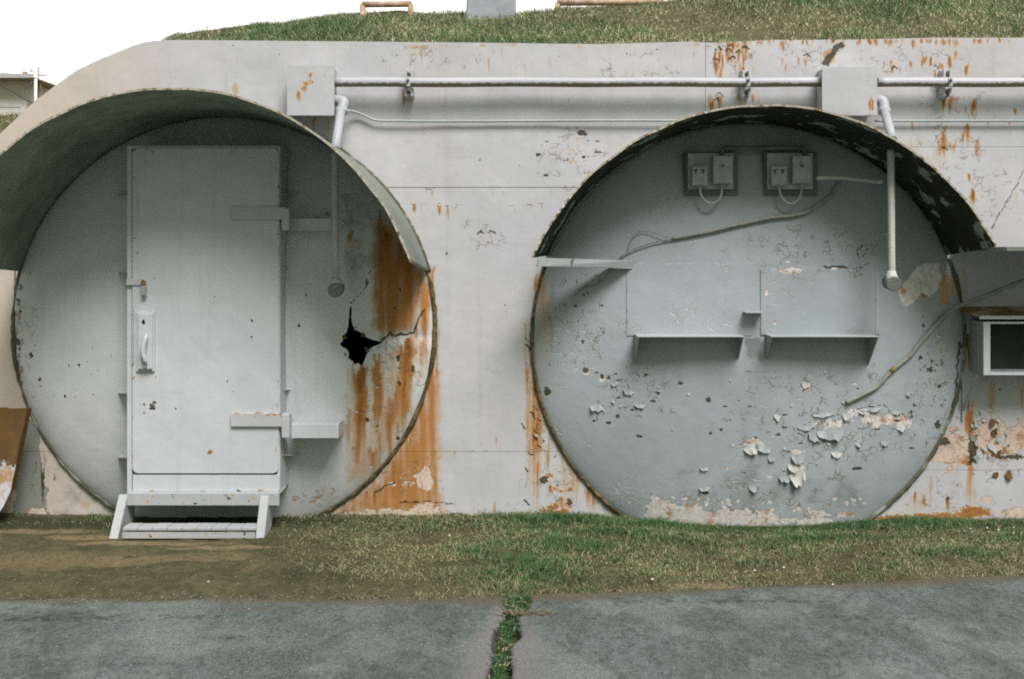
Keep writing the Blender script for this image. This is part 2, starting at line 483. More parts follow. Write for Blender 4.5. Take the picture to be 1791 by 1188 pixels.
def simple(name, col, rough=0.6, var=0.25, scale=20, metal=0.0, col2=None, thr=(0.5, 0.65), bump=0.3):
    m, nt, bs = new_mat(name); n = N(nt)
    f = n.noise(scale, 6, 0.65); f2 = n.noise(scale * 7, 3, 0.7)
    c = n.mix(n.ramp(f, 0.3, 0.7), tuple(x * (1 - var) for x in col), tuple(min(1, x * (1 + var * 0.4)) for x in col))
    c = n.mix(n.m('MULTIPLY', n.ramp(f2, 0.4, 0.75), 0.3), c, tuple(x * 0.6 for x in col))
    if col2: c = n.mix(n.ramp(f, thr[0], thr[1]), c, col2)
    nt.links.new(c, bs.inputs["Base Color"])
    bs.inputs["Roughness"].default_value = rough; bs.inputs["Metallic"].default_value = metal
    bs.inputs["Specular IOR Level"].default_value = 0.25
    nt.links.new(n.bump(n.m('ADD', f, n.m('MULTIPLY', f2, 0.4)), bump, 0.004), bs.inputs["Normal"])
    return m

M_wall = painted("wall_paint", (0.505, 0.515, 0.54), (0.585, 0.58, 0.60), warm_left=True, under=(0.70, 0.56, 0.46))
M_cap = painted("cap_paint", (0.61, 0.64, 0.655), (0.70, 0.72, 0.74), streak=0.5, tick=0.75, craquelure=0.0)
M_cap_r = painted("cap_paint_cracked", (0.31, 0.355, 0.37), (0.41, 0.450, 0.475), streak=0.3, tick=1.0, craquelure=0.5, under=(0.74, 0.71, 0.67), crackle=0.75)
M_door = painted("door_paint", (0.53, 0.565, 0.59), (0.61, 0.635, 0.655), streak=0.5, tick=0.5)
M_fit = painted("fitting_paint", (0.47, 0.485, 0.505), (0.56, 0.565, 0.58), streak=0.5, tick=0.5)
M_fit_grey = painted("fitting_paint_grey", (0.36, 0.40, 0.40), (0.46, 0.50, 0.50), streak=0.15, tick=0.35)
M_hood_out = painted("hood_outer_paint", (0.15, 0.17, 0.14), (0.25, 0.275, 0.235), streak=1.2, tick=1.0, rust_auto=0.03, chip_auto=-0.05)
M_hood_in = simple("hood_inner_paint", (0.27, 0.335, 0.26), 0.7, 0.4, 3.0)
M_hood_in_r = simple("hood_inner_peeling", (0.03, 0.036, 0.018), 0.8, 0.4, 5.5, col2=(0.26, 0.30, 0.27), thr=(0.565, 0.60))
M_rim = simple("rusty_weld", (0.10, 0.085, 0.04), 0.9, 0.5, 22, col2=(0.22, 0.14, 0.06), thr=(0.48, 0.7), bump=0.8)
M_rim_pale = simple("grimy_weld", (0.13, 0.13, 0.085), 0.9, 0.4, 6, col2=(0.30, 0.31, 0.27), thr=(0.5, 0.66), bump=0.8)
M_rust = simple("rusted_steel", (0.15, 0.085, 0.025), 0.85, 0.4, 9, bump=0.6)
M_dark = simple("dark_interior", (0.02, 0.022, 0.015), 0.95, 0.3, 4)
M_pvc = simple("white_plastic", (0.45, 0.465, 0.495), 0.4, 0.08, 6, bump=0.1)
M_cable = simple("grey_cable", (0.30, 0.31, 0.27), 0.6, 0.3, 12, col2=(0.16, 0.15, 0.11), thr=(0.55, 0.7))
M_flake = simple("flake_pale", (0.50, 0.50, 0.48), 0.7, 0.15, 8)
M_flake_g = simple("flake_grey", (0.34, 0.385, 0.385), 0.65, 0.15, 8)
M_brass = simple("brass", (0.42, 0.27, 0.10), 0.45, 0.3, 30, metal=0.6)
M_lock = simple("lock_steel", (0.5, 0.5, 0.5), 0.4, 0.3, 40, metal=0.5)
M_sw = simple("switch_enamel", (0.40, 0.44, 0.40), 0.6, 0.2, 15)
M_board = simple("backing_board", (0.13, 0.17, 0.14), 0.7, 0.3, 10)
M_tape = simple("yellow_tape", (0.30, 0.20, 0.07), 0.8, 0.2, 30)
M_bolt = simple("dark_bolt", (0.10, 0.085, 0.06), 0.8, 0.4, 30)
M_conc = simple("weathered_concrete", (0.42, 0.44, 0.48), 0.9, 0.25, 7, col2=(0.27, 0.29, 0.32), thr=(0.5, 0.75), bump=0.5)
M_rail = simple("rail_paint", (0.52, 0.36, 0.24), 0.8, 0.3, 12, col2=(0.58, 0.50, 0.46), thr=(0.5, 0.7))
M_house = simple("house_plaster", (0.82, 0.80, 0.78), 0.9, 0.08, 1.0)
M_roof = simple("house_roof_tile", (0.38, 0.31, 0.28), 0.8, 0.2, 2.0)
M_eave = simple("house_eave", (0.36, 0.30, 0.20), 0.8, 0.2, 1.0)
M_fascia = simple("house_fascia", (0.5, 0.5, 0.49), 0.8, 0.1, 1.0)

def peel_pipe():
    m, nt, bs = new_mat("peeling_pipe_paint"); n = N(nt)
    geo = nt.nodes.new("ShaderNodeSeparateXYZ"); nt.links.new(n.tc, geo.inputs[0])
    zc = EYE - (144 - CV) * (D - 0.10) / F
    dz = n.m('SUBTRACT', geo.outputs[2], zc)                      # height above the pipe's axis: rot sits on its underside
    nn = n.noise(30, 6, 0.75)
    f = n.ramp(n.m('ADD', n.m('MULTIPLY', dz, 34), n.m('MULTIPLY', n.m('SUBTRACT', nn, 0.5), 1.6)), -0.25, -0.42)
    c = n.mix(n.ramp(n.noise(3), 0.3, 0.7), (0.40, 0.41, 0.44), (0.50, 0.505, 0.53))
    c = n.mix(f, c, (0.20, 0.17, 0.09))
    nt.links.new(c, bs.inputs["Base Color"]); bs.inputs["Roughness"].default_value = 0.5
    nt.links.new(n.bump(n.m('SUBTRACT', n.m('MULTIPLY', nn, 0.3), f), 0.6, 0.005), bs.inputs["Normal"])
    return m
M_pipe = peel_pipe()

def rust_plate():
    m, nt, bs = new_mat("rust_and_old_blue_paint"); n = N(nt)
    geo = nt.nodes.new("ShaderNodeSeparateXYZ"); nt.links.new(n.tc, geo.inputs[0])
    nn = n.noise(9, 6, 0.75)
    f = n.ramp(n.m('ADD', geo.outputs[2], n.m('MULTIPLY', n.m('SUBTRACT', nn, 0.5), 0.5)), 0.36, 0.32)
    rr = n.mix(n.ramp(n.noise(6, 5), 0.35, 0.7), (0.16, 0.085, 0.02), (0.10, 0.055, 0.018))
    pp = n.mix(n.ramp(n.noise(7, 5, 0.7), 0.45, 0.62), (0.55, 0.57, 0.62), (0.40, 0.24, 0.12))
    nt.links.new(n.mix(f, rr, pp), bs.inputs["Base Color"]); bs.inputs["Roughness"].default_value = 0.85
    nt.links.new(n.bump(nn, 0.5, 0.006), bs.inputs["Normal"])
    return m
M_plate = rust_plate()

def asphalt_mat():
    m, nt, bs = new_mat("worn_asphalt"); n = N(nt)
    R, G, B, A, _ = n.attr("wear")
    big = n.noise(0.9, 5, 0.6, n.map((1, .9, 1)), 0.4); mid = n.noise(5, 6, 0.7, n.map((1, .6, 1))); agg = n.noise(120, 4, 0.8); vo = n.voro(95, 'F1')
    c = n.mix(n.ramp(big, 0.32, 0.68), (0.125, 0.155, 0.143), (0.205, 0.245, 0.238))
    c = n.mix(n.m('MULTIPLY', n.ramp(mid, 0.46, 0.62), 0.6), c, (0.235, 0.275, 0.268))
    c = n.mix(n.m('MULTIPLY', n.ramp(n.noise(2.6, 6, 0.7), 0.55, 0.72), 0.6), c, (0.052, 0.065, 0.050))
    c = n.mix(n.m('MULTIPLY', n.ramp(n.noise(26, 6, 0.8, n.map((1, .5, 1))), 0.47, 0.60), 0.55), c, (0.055, 0.068, 0.060))
    c = n.mix(n.m('MULTIPLY', n.ramp(n.noise(40, 5, 0.8, n.map((1, .5, 1))), 0.54, 0.64), 0.5), c, (0.24, 0.27, 0.27))
    c = n.mix(n.m('MULTIPLY', n.ramp(n.noise(1.8, 5, 0.65, n.map((1, .8, 1))), 0.48, 0.62), 0.5), c, (0.30, 0.345, 0.33))
    c = n.mix(n.m('MULTIPLY', n.ramp(n.noise(2.9, 6, 0.7, n.map((1, .7, 1), None), 0.6), 0.52, 0.66), 0.45), c, (0.085, 0.105, 0.088))
    c = n.mix(n.m('MULTIPLY', n.ramp(n.noise(90, 4, 0.85, n.map((1, .5, 1))), 0.48, 0.62), 0.5), c, (0.045, 0.055, 0.05))
    c = n.mix(n.m('MULTIPLY', n.ramp(n.noise(120, 3, 0.8, n.map((1, .5, 1))), 0.57, 0.66), 0.5), c, (0.33, 0.36, 0.35))
    c = n.mix(n.m('MULTIPLY', n.ramp(n.noise(210, 2, 0.6), 0.60, 0.70), 0.4), c, (0.26, 0.28, 0.275))
    c = n.mix(n.m('MULTIPLY', n.ramp(n.m('ADD', R, n.m('MULTIPLY', n.m('SUBTRACT', mid, 0.5), 0.5)), 0.1, 0.8), 0.85), c, n.mix(n.ramp(agg, .35, .7), (0.30, 0.285, 0.28), (0.20, 0.19, 0.185)))
    c = n.mix(n.m('MULTIPLY', n.ramp(n.m('ADD', G, n.m('MULTIPLY', n.m('SUBTRACT', mid, 0.5), 0.7)), 0.25, 0.7), 0.75), c, n.mix(n.ramp(agg, .4, .65), (0.19, 0.155, 0.105), (0.10, 0.085, 0.05)))
    c = n.mix(n.m('MULTIPLY', n.ramp(n.m('ADD', B, n.m('MULTIPLY', n.m('SUBTRACT', n.noise(13, 6, .8), 0.5), 2.6)), 0.3, 0.75), n.m('MULTIPLY', n.ramp(B, 0.02, 0.3), 0.7)), c, (0.032, 0.038, 0.026))
    crk = n.m('MULTIPLY', n.ramp(n.voro(2.3, vec=n.map((1, 1, 1))), 0.006, 0.0), n.ramp(n.noise(1.7), 0.5, 0.6))
    nt.links.new(c, bs.inputs["Base Color"]); bs.inputs["Roughness"].default_value = 0.92
    bs.inputs["Specular IOR Level"].default_value = 0.2
    h = n.m('ADD', n.m('ADD', n.m('MULTIPLY', agg, 0.5), n.m('MULTIPLY', vo, 0.6)), n.m('MULTIPLY', n.noise(30, 6, 0.85), 3.0))
    nt.links.new(n.bump(n.m('SUBTRACT', h, crk), 0.9, 0.006), bs.inputs["Normal"])
    return m
M_asph = asphalt_mat()

def soil_mat():
    m, nt, bs = new_mat("dirt_and_moss"); n = N(nt)
    R, G, B, A, _ = n.attr("wear")        # R sand, G dry thatch, B moss green
    f = n.noise(7, 6, 0.7); g = n.noise(60, 5, 0.75); p = n.noise(150, 3, 0.8)
    c = n.mix(n.ramp(f, 0.35, 0.65), (0.080, 0.078, 0.042), (0.135, 0.122, 0.068))
    c = n.mix(n.m('MULTIPLY', n.ramp(n.m('ADD', G, n.m('MULTIPLY', n.m('SUBTRACT', g, 0.5), 0.8)), 0.3, 0.8), 0.7), c, (0.17, 0.15, 0.09))
    c = n.mix(n.m('MULTIPLY', n.ramp(n.m('ADD', B, n.m('MULTIPLY', n.m('SUBTRACT', g, 0.5), 1.0)), 0.3, 0.75), 0.85), c, (0.034, 0.044, 0.018))
    c = n.mix(n.m('MULTIPLY', n.ramp(n.m('ADD', R, n.m('MULTIPLY', n.m('SUBTRACT', g, 0.5), 0.6)), 0.3, 0.7), 0.85), c, (0.27, 0.205, 0.12))
    c = n.mix(n.m('MULTIPLY', n.ramp(n.noise(20, 6, 0.8), 0.50, 0.62), 0.5), c, (0.045, 0.045, 0.022))
    c = n.mix(n.m('MULTIPLY', n.ramp(p, 0.6, 0.75), 0.5), c, (0.17, 0.16, 0.115))
    c = n.mix(n.m('MULTIPLY', n.ramp(g, 0.5, 0.75), 0.4), c, (0.035, 0.04, 0.015))
    nt.links.new(c, bs.inputs["Base Color"]); bs.inputs["Roughness"].default_value = 1.0
    bs.inputs["Specular IOR Level"].default_value = 0.1
    nt.links.new(n.bump(n.m('ADD', g, n.m('MULTIPLY', p, 0.4)), 0.9, 0.012), bs.inputs["Normal"])
    return m
M_soil = soil_mat()

def blade_mat():
    m, nt, bs = new_mat("grass_blades"); n = N(nt)
    a = nt.nodes.new("ShaderNodeAttribute"); a.attribute_name = "tint"
    nt.links.new(a.outputs["Color"], bs.inputs["Base Color"]); bs.inputs["Roughness"].default_value = 0.75
    bs.inputs["Specular IOR Level"].default_value = 0.15
    return m
M_blade = blade_mat()

# ------------------------------------------------------------------ ground
ground = np_mesh("ground", [(-400, -60, -0.05), (400, -60, -0.05), (400, 900, -0.05), (-400, 900, -0.05)], [0, 1, 2, 3], [4])
props(link_mesh("ground", ground, M_soil), kind="structure")

def edge_y(x):   # front edge of the lawn = back edge of the asphalt
    u = CU + x * F / 5.45
    d = np.interp(u, [-600, 0, 890, 925, 1150, 1300, 1500, 1791, 2600], [1.67, 1.665, 1.63, 1.60, 1.55, 1.47, 1.40, 1.28, 1.2])
    return -d

def lawn_h(x, y):
    t = np.clip((-y) / np.maximum(-edge_y(x), 0.1), 0, 1.2)
    dip = -0.045 * np.exp(-((x - 1.42) / 0.62) ** 2 - ((-y - 0.1) / 0.35) ** 2)
    return dip + 0.012 + 0.028 * (fbm(x * 1.7, y * 1.7, 31, 3) - 0.5) + 0.020 * (fbm(x * 9, y * 9, 32, 3) - 0.5) - 0.035 * np.clip(t - 0.86, 0, 1) / 0.14 - 0.02 * np.clip(x, 0, 3) / 3 * (1 - t)

def green_amount(x, y):
    """how lush the lawn is (0 bare, 1 green) by place"""
    d = -y
    g = np.zeros_like(x)
    near = np.exp(-((d - 0.18) / 0.16) ** 2)
    g = np.maximum(g, near * np.clip((x + 0.35) / 0.5, 0, 1) * np.where(x < 2.55, 1, 0.6))
    for bx, bd, rx, ry, s in ((0.30, 0.75, 0.30, 0.20, .9), (0.10, 1.25, 0.28, 0.30, .8), (0.95, 0.62, 0.30, 0.12, .9), (1.6, 0.62, 0.35, 0.12, .8), (1.9, .55, .25, .1, .7),
                              (2.9, 0.55, 0.3, 0.12, .8), (0.55, .45, .4, .12, .9), (2.3, .9, .25, .12, .45), (-.4, .35, .3, .12, .35), (0.0, .95, .2, .2, .6)):
        g = np.maximum(g, s * np.exp(-((x - bx) / rx) ** 2 - ((d - bd) / ry) ** 2))
    return np.clip(g * (0.6 + 0.8 * fbm(x * 3, y * 3, 41, 3)), 0, 1)

def lawn_density(x, y):
    """grass grows right of the doorstep, bare dirt to its left"""
    base = 1 / (1 + np.exp(-(x + 0.95 + 0.35 * (fbm(x * 2, y * 2, 43, 3) - 0.5) * 2 + 0.25 * (y + 0.8)) * 6))
    left = 0.30 * np.exp(-((y + 0.22) / 0.16) ** 2) + 0.012
    return np.clip(np.maximum(base, left), 0, 1)

def grid_mesh(name, x0, x1, y0, y1, res, hf):
    nx = int((x1 - x0) / res) + 1; ny = int((y1 - y0) / res) + 1
    X, Y = np.meshgrid(np.linspace(x0, x1, nx), np.linspace(y0, y1, ny))
    X = X.ravel(); Y = Y.ravel(); Z = hf(X, Y)
    i = (np.arange(ny - 1)[:, None] * nx + np.arange(nx - 1)[None, :]).ravel()
    q = np.stack([i, i + 1, i + nx + 1, i + nx], 1)
    me = np_mesh(name, np.stack([X, Y, Z], 1), q.ravel(), np.full(len(q), 4))
    me.polygons.foreach_set("use_smooth", np.ones(len(q), bool))
    return me, X, Y

me, X, Y = grid_mesh("lawn", -7.5, 7.5, -1.95, 0.02, 0.02, lambda x, y: np.where(y < edge_y(x) - 0.03, -0.022, lawn_h(x, y)))
dens = lawn_density(X, Y); gr = green_amount(X, Y)
sand = np.zeros_like(X)
for bx, bd, rx, ry in ((-2.85, .42, .55, .06), (-2.35, .55, .3, .06), (-1.55, .78, .35, .045), (-2.0, .68, .5, .05), (2.9, .10, .6, .05), (.95, 1.42, .2, .05)):
    sand = np.maximum(sand, np.exp(-((X - bx) / rx) ** 2 - ((-Y - bd) / ry) ** 2))
sand = np.maximum(sand, 0.55 * np.clip(1 - dens * 1.5, 0, 1) * np.exp(-((-Y - 1.05) / .35) ** 2) * (fbm(X * 1.2, Y * 2, 51, 3) > 0.42))
moss = np.clip(0.75 * np.exp(-((-Y - .22) / .22) ** 2) * (X < 0.3) + 0.55 * np.exp(-((X + .95) / .5) ** 2 - ((-Y - 1.25) / .35) ** 2), 0, 1)
thatch = np.clip(dens * (1 - gr) * 0.55 * (fbm(X * 4, Y * 6, 44, 4) > .42), 0, 1)
set_color(me, "wear", np.stack([sand, thatch, moss, np.ones_like(X)], 1))
props(link_mesh("lawn", me, M_soil), kind="structure")

# asphalt: two slabs with a weedy gap between them
def crack_x(d):   # x of the gap centre by distance from the wall
    u = np.interp(d, [1.5, 1.72, 1.95, 2.15, 2.35, 2.66, 3.2, 6], [912, 905, 893, 886, 880, 872, 850, 760])
    return (u - CU) * (D - d) / F

def asphalt(name, side):
    ds = np.concatenate([np.arange(0, 3.2, 0.03), np.arange(3.2, 9, 0.2)])
    rows = []
    n = 150
    for i, dd in enumerate(ds):
        t = np.linspace(0, 1, n)
        xc = crack_x(1.6 + dd) + side * (0.022 + 0.03 * noise2(dd * 9, 1.0 * side, 61) + 0.015 * noise2(dd * 31, side, 62))
        x = xc + side * (t ** 1.3) * 7.5
        y = edge_y(x) - dd + (0.025 * (noise2(x * 14, x * 0, 63) - .5) + .05 * (noise2(x * 3, x * 0, 64) - .5)) * (dd < 0.1)
        z = 0.003 + 0.010 * (fbm(x * 1.3, y * 1.3, 65, 2) - 0.5) + (0.004 if side > 0 else 0)
        z = z - 0.012 * np.exp(-t * 7.5 / 0.05) - (0.008 if dd < 0.01 else 0)
        rows.append(np.stack([x, y, z], 1))
    R = np.array(rows); ny, nx, _ = R.shape
    V = R.reshape(-1, 3)
    low0 = R[0].copy(); low0[:, 2] = -0.045
    lowc = R[:, 0].copy(); lowc[:, 2] = -0.045
    Vall = np.concatenate([V, low0, lowc])
    i = (np.arange(ny - 1)[:, None] * nx + np.arange(nx - 1)[None, :]).ravel()
    q = np.stack([i, i + nx, i + nx + 1, i + 1], 1)
    if side < 0: q = q[:, ::-1]
    a = np.arange(nx - 1); b0 = ny * nx
    q2 = np.stack([a, a + 1, b0 + a + 1, b0 + a], 1)
    a = np.arange(ny - 1); b1 = b0 + nx
    q3 = np.stack([a * nx, b1 + a, b1 + a + 1, (a + 1) * nx], 1)
    Q = np.concatenate([q, q2, q3])
    me = np_mesh(name, Vall, Q.ravel(), np.full(len(Q), 4))
    me.polygons.foreach_set("use_smooth", np.concatenate([np.ones(len(q), bool), np.zeros(len(q2) + len(q3), bool)]))
    x, y = Vall[:, 0], Vall[:, 1]; d = -y
    dist = np.abs(x - crack_x(d))
    dust = np.exp(-(dist / (0.10 + 0.10 * noise2(d * 3, d * 0, 66))) ** 2) * 0.9
    ed = -(y - edge_y(x))
    dust = np.maximum(dust, 0.5 * np.exp(-(ed / 0.03) ** 2) * (x > 0))
    for bx, bd, rx, ry, s in ((1.2, 2.0, .35, .12, .30), (2.3, 2.2, .5, .2, .35), (-.6, 2.3, .8, .12, .3), (-1.6, 2.35, .6, .1, .3)):
        dust = np.maximum(dust, s * np.exp(-((x - bx) / rx) ** 2 - ((d - bd) / ry) ** 2))
    soil = np.exp(-(np.abs(ed) / (0.04 + .10 * noise2(x * 1.7, x * 0, 67) + .05 * noise2(x * 11, x * 0, 68))) ** 2) * 0.9
    soil = np.maximum(soil, 0.9 * np.exp(-((x - .12) / .13) ** 2 - ((d - 1.90) / .025) ** 2))
    soil = np.maximum(soil, 0.6 * np.exp(-((x - 3.2) / .7) ** 2 - ((d - 2.1) / .6) ** 2))
    soil = np.maximum(soil, 0.45 * np.exp(-((x + 1.2) / 1.0) ** 2 - ((d - 1.8) / .15) ** 2))
    dark = np.zeros_like(x)
    for bx, bd, rx, ry, s in ((-2.0, 1.93, .62, .10, .55), (-2.5, 1.84, .5, .08, .45), (-1.35, 1.94, .18, .04, .6), (-2.8, 1.98, .4, .06, .4), (1.0, 1.7, .8, .08, .5), (1.4, 1.95, .7, .07, .45), (-.9, 2.2, .6, .05, .4)):
        dark = np.maximum(dark, s * np.exp(-((x - bx) / rx) ** 2 - ((d - bd) / ry) ** 2))
    set_color(me, "wear", np.stack([dust, soil, dark, np.ones_like(x)], 1))
    return props(link_mesh("pavement", me, M_asph), kind="structure")
asphalt("pavement", -1); asphalt("pavement", 1)

# ------------------------------------------------------------------ bunker facade
CAP_L = (-1.7355, 1.141, 1.2655)      # x, z, radius of the two round end caps
CAP_R = (1.4220, 1.069, 1.2965)
def circle(c, r, n=180):
    return [(c[0] + r * math.cos(2 * math.pi * i / n), c[1] + r * math.sin(2 * math.pi * i / n)) for i in range(n)]

def px(poly): return [tuple(W(u, v).xz) for u, v in poly]
top_px = [(-560, 860), (-420, 640), (-300, 500), (-150, 362), (0, 235), (60, 178), (100, 147), (135, 122), (180, 101), (215, 87), (232, 80), (248, 75), (268, 71.5), (300, 70),
          (560, 72), (900, 75.5), (1050, 77), (1200, 73), (1250, 75), (1350, 70), (1500, 69), (1640, 66), (1791, 66), (2450, 62)]
wall_px = [(-560, 955)] + top_px + [(2450, 955)]

def clip_rect(poly, u0, u1, v0, v1):
    def clip(pts, inside, inter):
        out = []
        for i in range(len(pts)):
            a, b = pts[i - 1], pts[i]
            if inside(b):
                if not inside(a): out.append(inter(a, b))
                out.append(b)
            elif inside(a): out.append(inter(a, b))
        return out
    def ix(c): return lambda a, b: (c, a[1] + (b[1] - a[1]) * (c - a[0]) / (b[0] - a[0]))
    def iy(c): return lambda a, b: (a[0] + (b[0] - a[0]) * (c - a[1]) / (b[1] - a[1]), c)
    p = clip(poly, lambda q: q[0] >= u0, ix(u0)); p = clip(p, lambda q: q[0] <= u1, ix(u1))
    p = clip(p, lambda q: q[1] >= v0, iy(v0)); p = clip(p, lambda q: q[1] <= v1, iy(v1))
    return p

ww = Wear()
R_ = random.Random(3)
def cluster(u0, u1, v0, v1, n, w=(2, 5), L=(10, 30), s=(.5, 1.0)):
    for _ in range(n):
        u = R_.uniform(u0, u1); v = R_.uniform(v0, v1)
        ww.drip(u, v, v + R_.uniform(*L), R_.uniform(*w), R_.uniform(*s))
        if R_.random() < 0.15: ww.line([(u - R_.uniform(2, 7), v + 2), (u, v - 2), (u + R_.uniform(2, 7), v + 3)], 1.8, 0.8)
cluster(1246, 1264, 82, 120, 9, (1.8, 3.6), (15, 45), (.7, 1.15)); cluster(1264, 1304, 72, 122, 22, (1.6, 3.2), (12, 34), (.7, 1.1))
cluster(1300, 1320, 80, 115, 4); cluster(1365, 1375, 95, 118, 2); cluster(1395, 1415, 95, 115, 5, (2, 4), (15, 28), (.7, 1)); cluster(1360, 1372, 70, 76, 3)
cluster(1240, 1262, 165, 180, 9, (2, 4), (16, 40), (.7, 1)); cluster(1280, 1330, 160, 170, 7, (2, 4), (12, 30), (.5, .9))
cluster(1550, 1600, 100, 118, 5, (2, 4), (8, 20)); cluster(1607, 1630, 98, 108, 5, (3, 4), (12, 22), (.8, 1.1)); cluster(1632, 1650, 102, 118, 4)
for u, v0, v1, w, s in ((1661, 68, 92, 3, 1), (1662, 98, 128, 4, 1.1), (1672, 92, 115, 4, .9), (1691, 112, 138, 5, 1.25), (1648, 112, 135, 3, 1), (1652, 165, 208, 4, 1.1), (1664, 165, 205, 5, .9), (1673, 165, 190, 3, .8),
                        (1702, 178, 208, 5, 1.1), (1690, 185, 205, 3, .9), (1776, 190, 206, 3, .9), (1651, 222, 262, 5, 1), (1657, 240, 300, 9, .6), (1640, 245, 275, 4, .8), (1667, 248, 270, 4, .9), (1685, 225, 260, 4, 1), (1692, 222, 290, 4, 1),
                        (1711, 245, 290, 5, .8), (1695, 305, 325, 4, 1), (1701, 332, 365, 5, 1.1), (1630, 260, 330, 22, .35), (1596, 215, 240, 4, .9), (1600, 240, 290, 16, .3), (1777, 335, 360, 4, .5), (1728, 210, 225, 3, .7), (1766, 213, 226, 3, .7)):
    ww.drip(u, v0, v1, w, s)
cluster(1640, 1675, 248, 262, 6, (3, 5), (10, 30), (.5, .9)); cluster(1598, 1632, 240, 262, 5, (2, 4), (6, 16), (.3, .6))
for v in range(1):
    for u in np.arange(1252, 1791, 9):
        if R_.random() < 0.7: ww.drip(u + R_.uniform(-4, 4), 68, 74 + R_.uniform(4, 14), R_.uniform(3, 6), R_.uniform(.5, 1.1))
for u in np.arange(640, 1240, 17):
    if R_.random() < 0.5: ww.blob(u, 78 + R_.uniform(0, 5), R_.uniform(5, 12), 4, R_.uniform(.2, .5), 0)
for u in np.arange(700, 1240, 22): ww.drip(u + R_.uniform(-10, 10), 86 + R_.uniform(0, 40), 96 + R_.uniform(0, 50), R_.uniform(1.5, 3), R_.uniform(.3, .6))
ww.line([(1470, 78), (1458, 92), (1444, 110)], 9, 0.75, 2).blob(1450, 98, 12, 14, .5, 0).drip(1436, 85, 135, 4, .5)
cluster(1495, 1512, 100, 106, 4, (2, 3), (6, 12), (.5, .8)); ww.drip(1430, 165, 195, 5, .6)
# middle field
ww.drip(706, 166, 206, 4, 1.0).drip(712, 170, 186, 3, .6)
for u, v0, v1, s in ((745, 330, 352, .5), (757, 330, 352, .5), (725, 357, 380, .95), (736, 360, 380, .5), (768, 358, 378, 1.1), (783, 360, 390, .9), (793, 362, 375, .5), (900, 358, 380, .4), (948, 358, 378, .7), (930, 358, 375, .4)):
    ww.drip(u, v0, v1, 3.2, s); ww.line([(u - 7, v0 + 1), (u + 4, v0)], 1.5, .6)
for u in np.arange(700, 1000, 22): ww.drip(u + R_.uniform(-8, 8), 330, 330 + R_.uniform(10, 40), 2.5, R_.uniform(.2, .45))
for _ in range(26): ww.blob(R_.uniform(940, 1060), R_.uniform(228, 318), R_.uniform(3, 9), R_.uniform(1.5, 4), R_.uniform(.45, .8), 2 if R_.random() < .35 else 1, .5, .2)
for _ in range(60): ww.drip(R_.uniform(640, 1230), R_.uniform(220, 840), R_.uniform(845, 860) * 0 + R_.uniform(240, 880), R_.uniform(1.2, 3), R_.uniform(.15, .35)) if False else None
for _ in range(60):
    v = R_.uniform(220, 860); ww.drip(R_.uniform(640, 1230), v, v + R_.uniform(8, 30), R_.uniform(1.2, 3), R_.uniform(.2, .4))
cluster(828, 860, 398, 425, 4, (2, 4), (10, 25), (.25, .5)); cluster(790, 812, 778, 790, 2, (2, 3), (10, 30), (.5, .7)); cluster(864, 878, 760, 778, 3, (2, 3), (10, 25), (.4, .7)); ww.drip(866, 880, 903, 4, .9).drip(1010 - 146, 878, 900, 5, .6)
for _ in range(25): ww.drip(R_.uniform(770, 925), R_.uniform(480, 700), R_.uniform(720, 900), R_.uniform(5, 14), R_.uniform(.08, .2))
ww.line([(770, 789), (930, 791)], 1.6, .45).line([(756, 880), (930, 884)], 1.6, .4).line([(690, 356), (1000, 362)], 1.2, .35)
# rust right of the left cap
ww.poly([(752, 480), (764, 560), (762, 640), (768, 700), (772, 760), (774, 905), (540, 905), (600, 880), (660, 835), (715, 760), (748, 660), (757, 560)], .72, 0, 13)
for u, v0, v1, w, s in ((757, 470, 700, 5, .9), (763, 560, 720, 5, .6), (738, 690, 880, 14, .65), (700, 760, 905, 14, .6), (755, 700, 905, 12, .62), (720, 740, 890, 8, .3), (660, 840, 905, 20, .6), (690, 790, 900, 6, .9), (728, 800, 880, 5, .9), (640, 850, 905, 5, .9), (655, 855, 900, 4, 1.0)):
    ww.drip(u, v0, v1, w, s)
for u, v0, v1, w, s in ((752, 640, 905, 14, .8), (735, 700, 905, 12, .8), (716, 760, 905, 12, .75), (764, 560, 905, 9, .55), (700, 780, 905, 12, .7)): ww.drip(u, v0, v1, w, s)
ww.blob(745, 838, 17, 22, .85, 1, .8, .09).blob(715, 846, 10, 6, .8, 1).blob(686, 847, 9, 5, .8, 1).blob(748, 826, 8, 5, .8, 1)
ww.blob(690, 899, 95, 10, .85, 1, .6, .07).blob(745, 893, 25, 14, .85, 1, .7, .09).blob(610, 906, 40, 5, .8, 1).line([(700, 880), (740, 878), (795, 884)], 2, .7).line([(655, 862), (672, 850), (690, 845)], 2, .8)
ww.blob(860, 908, 120, 5, .7, 1, .7, .09).blob(905, 903, 28, 8, .75, 1)
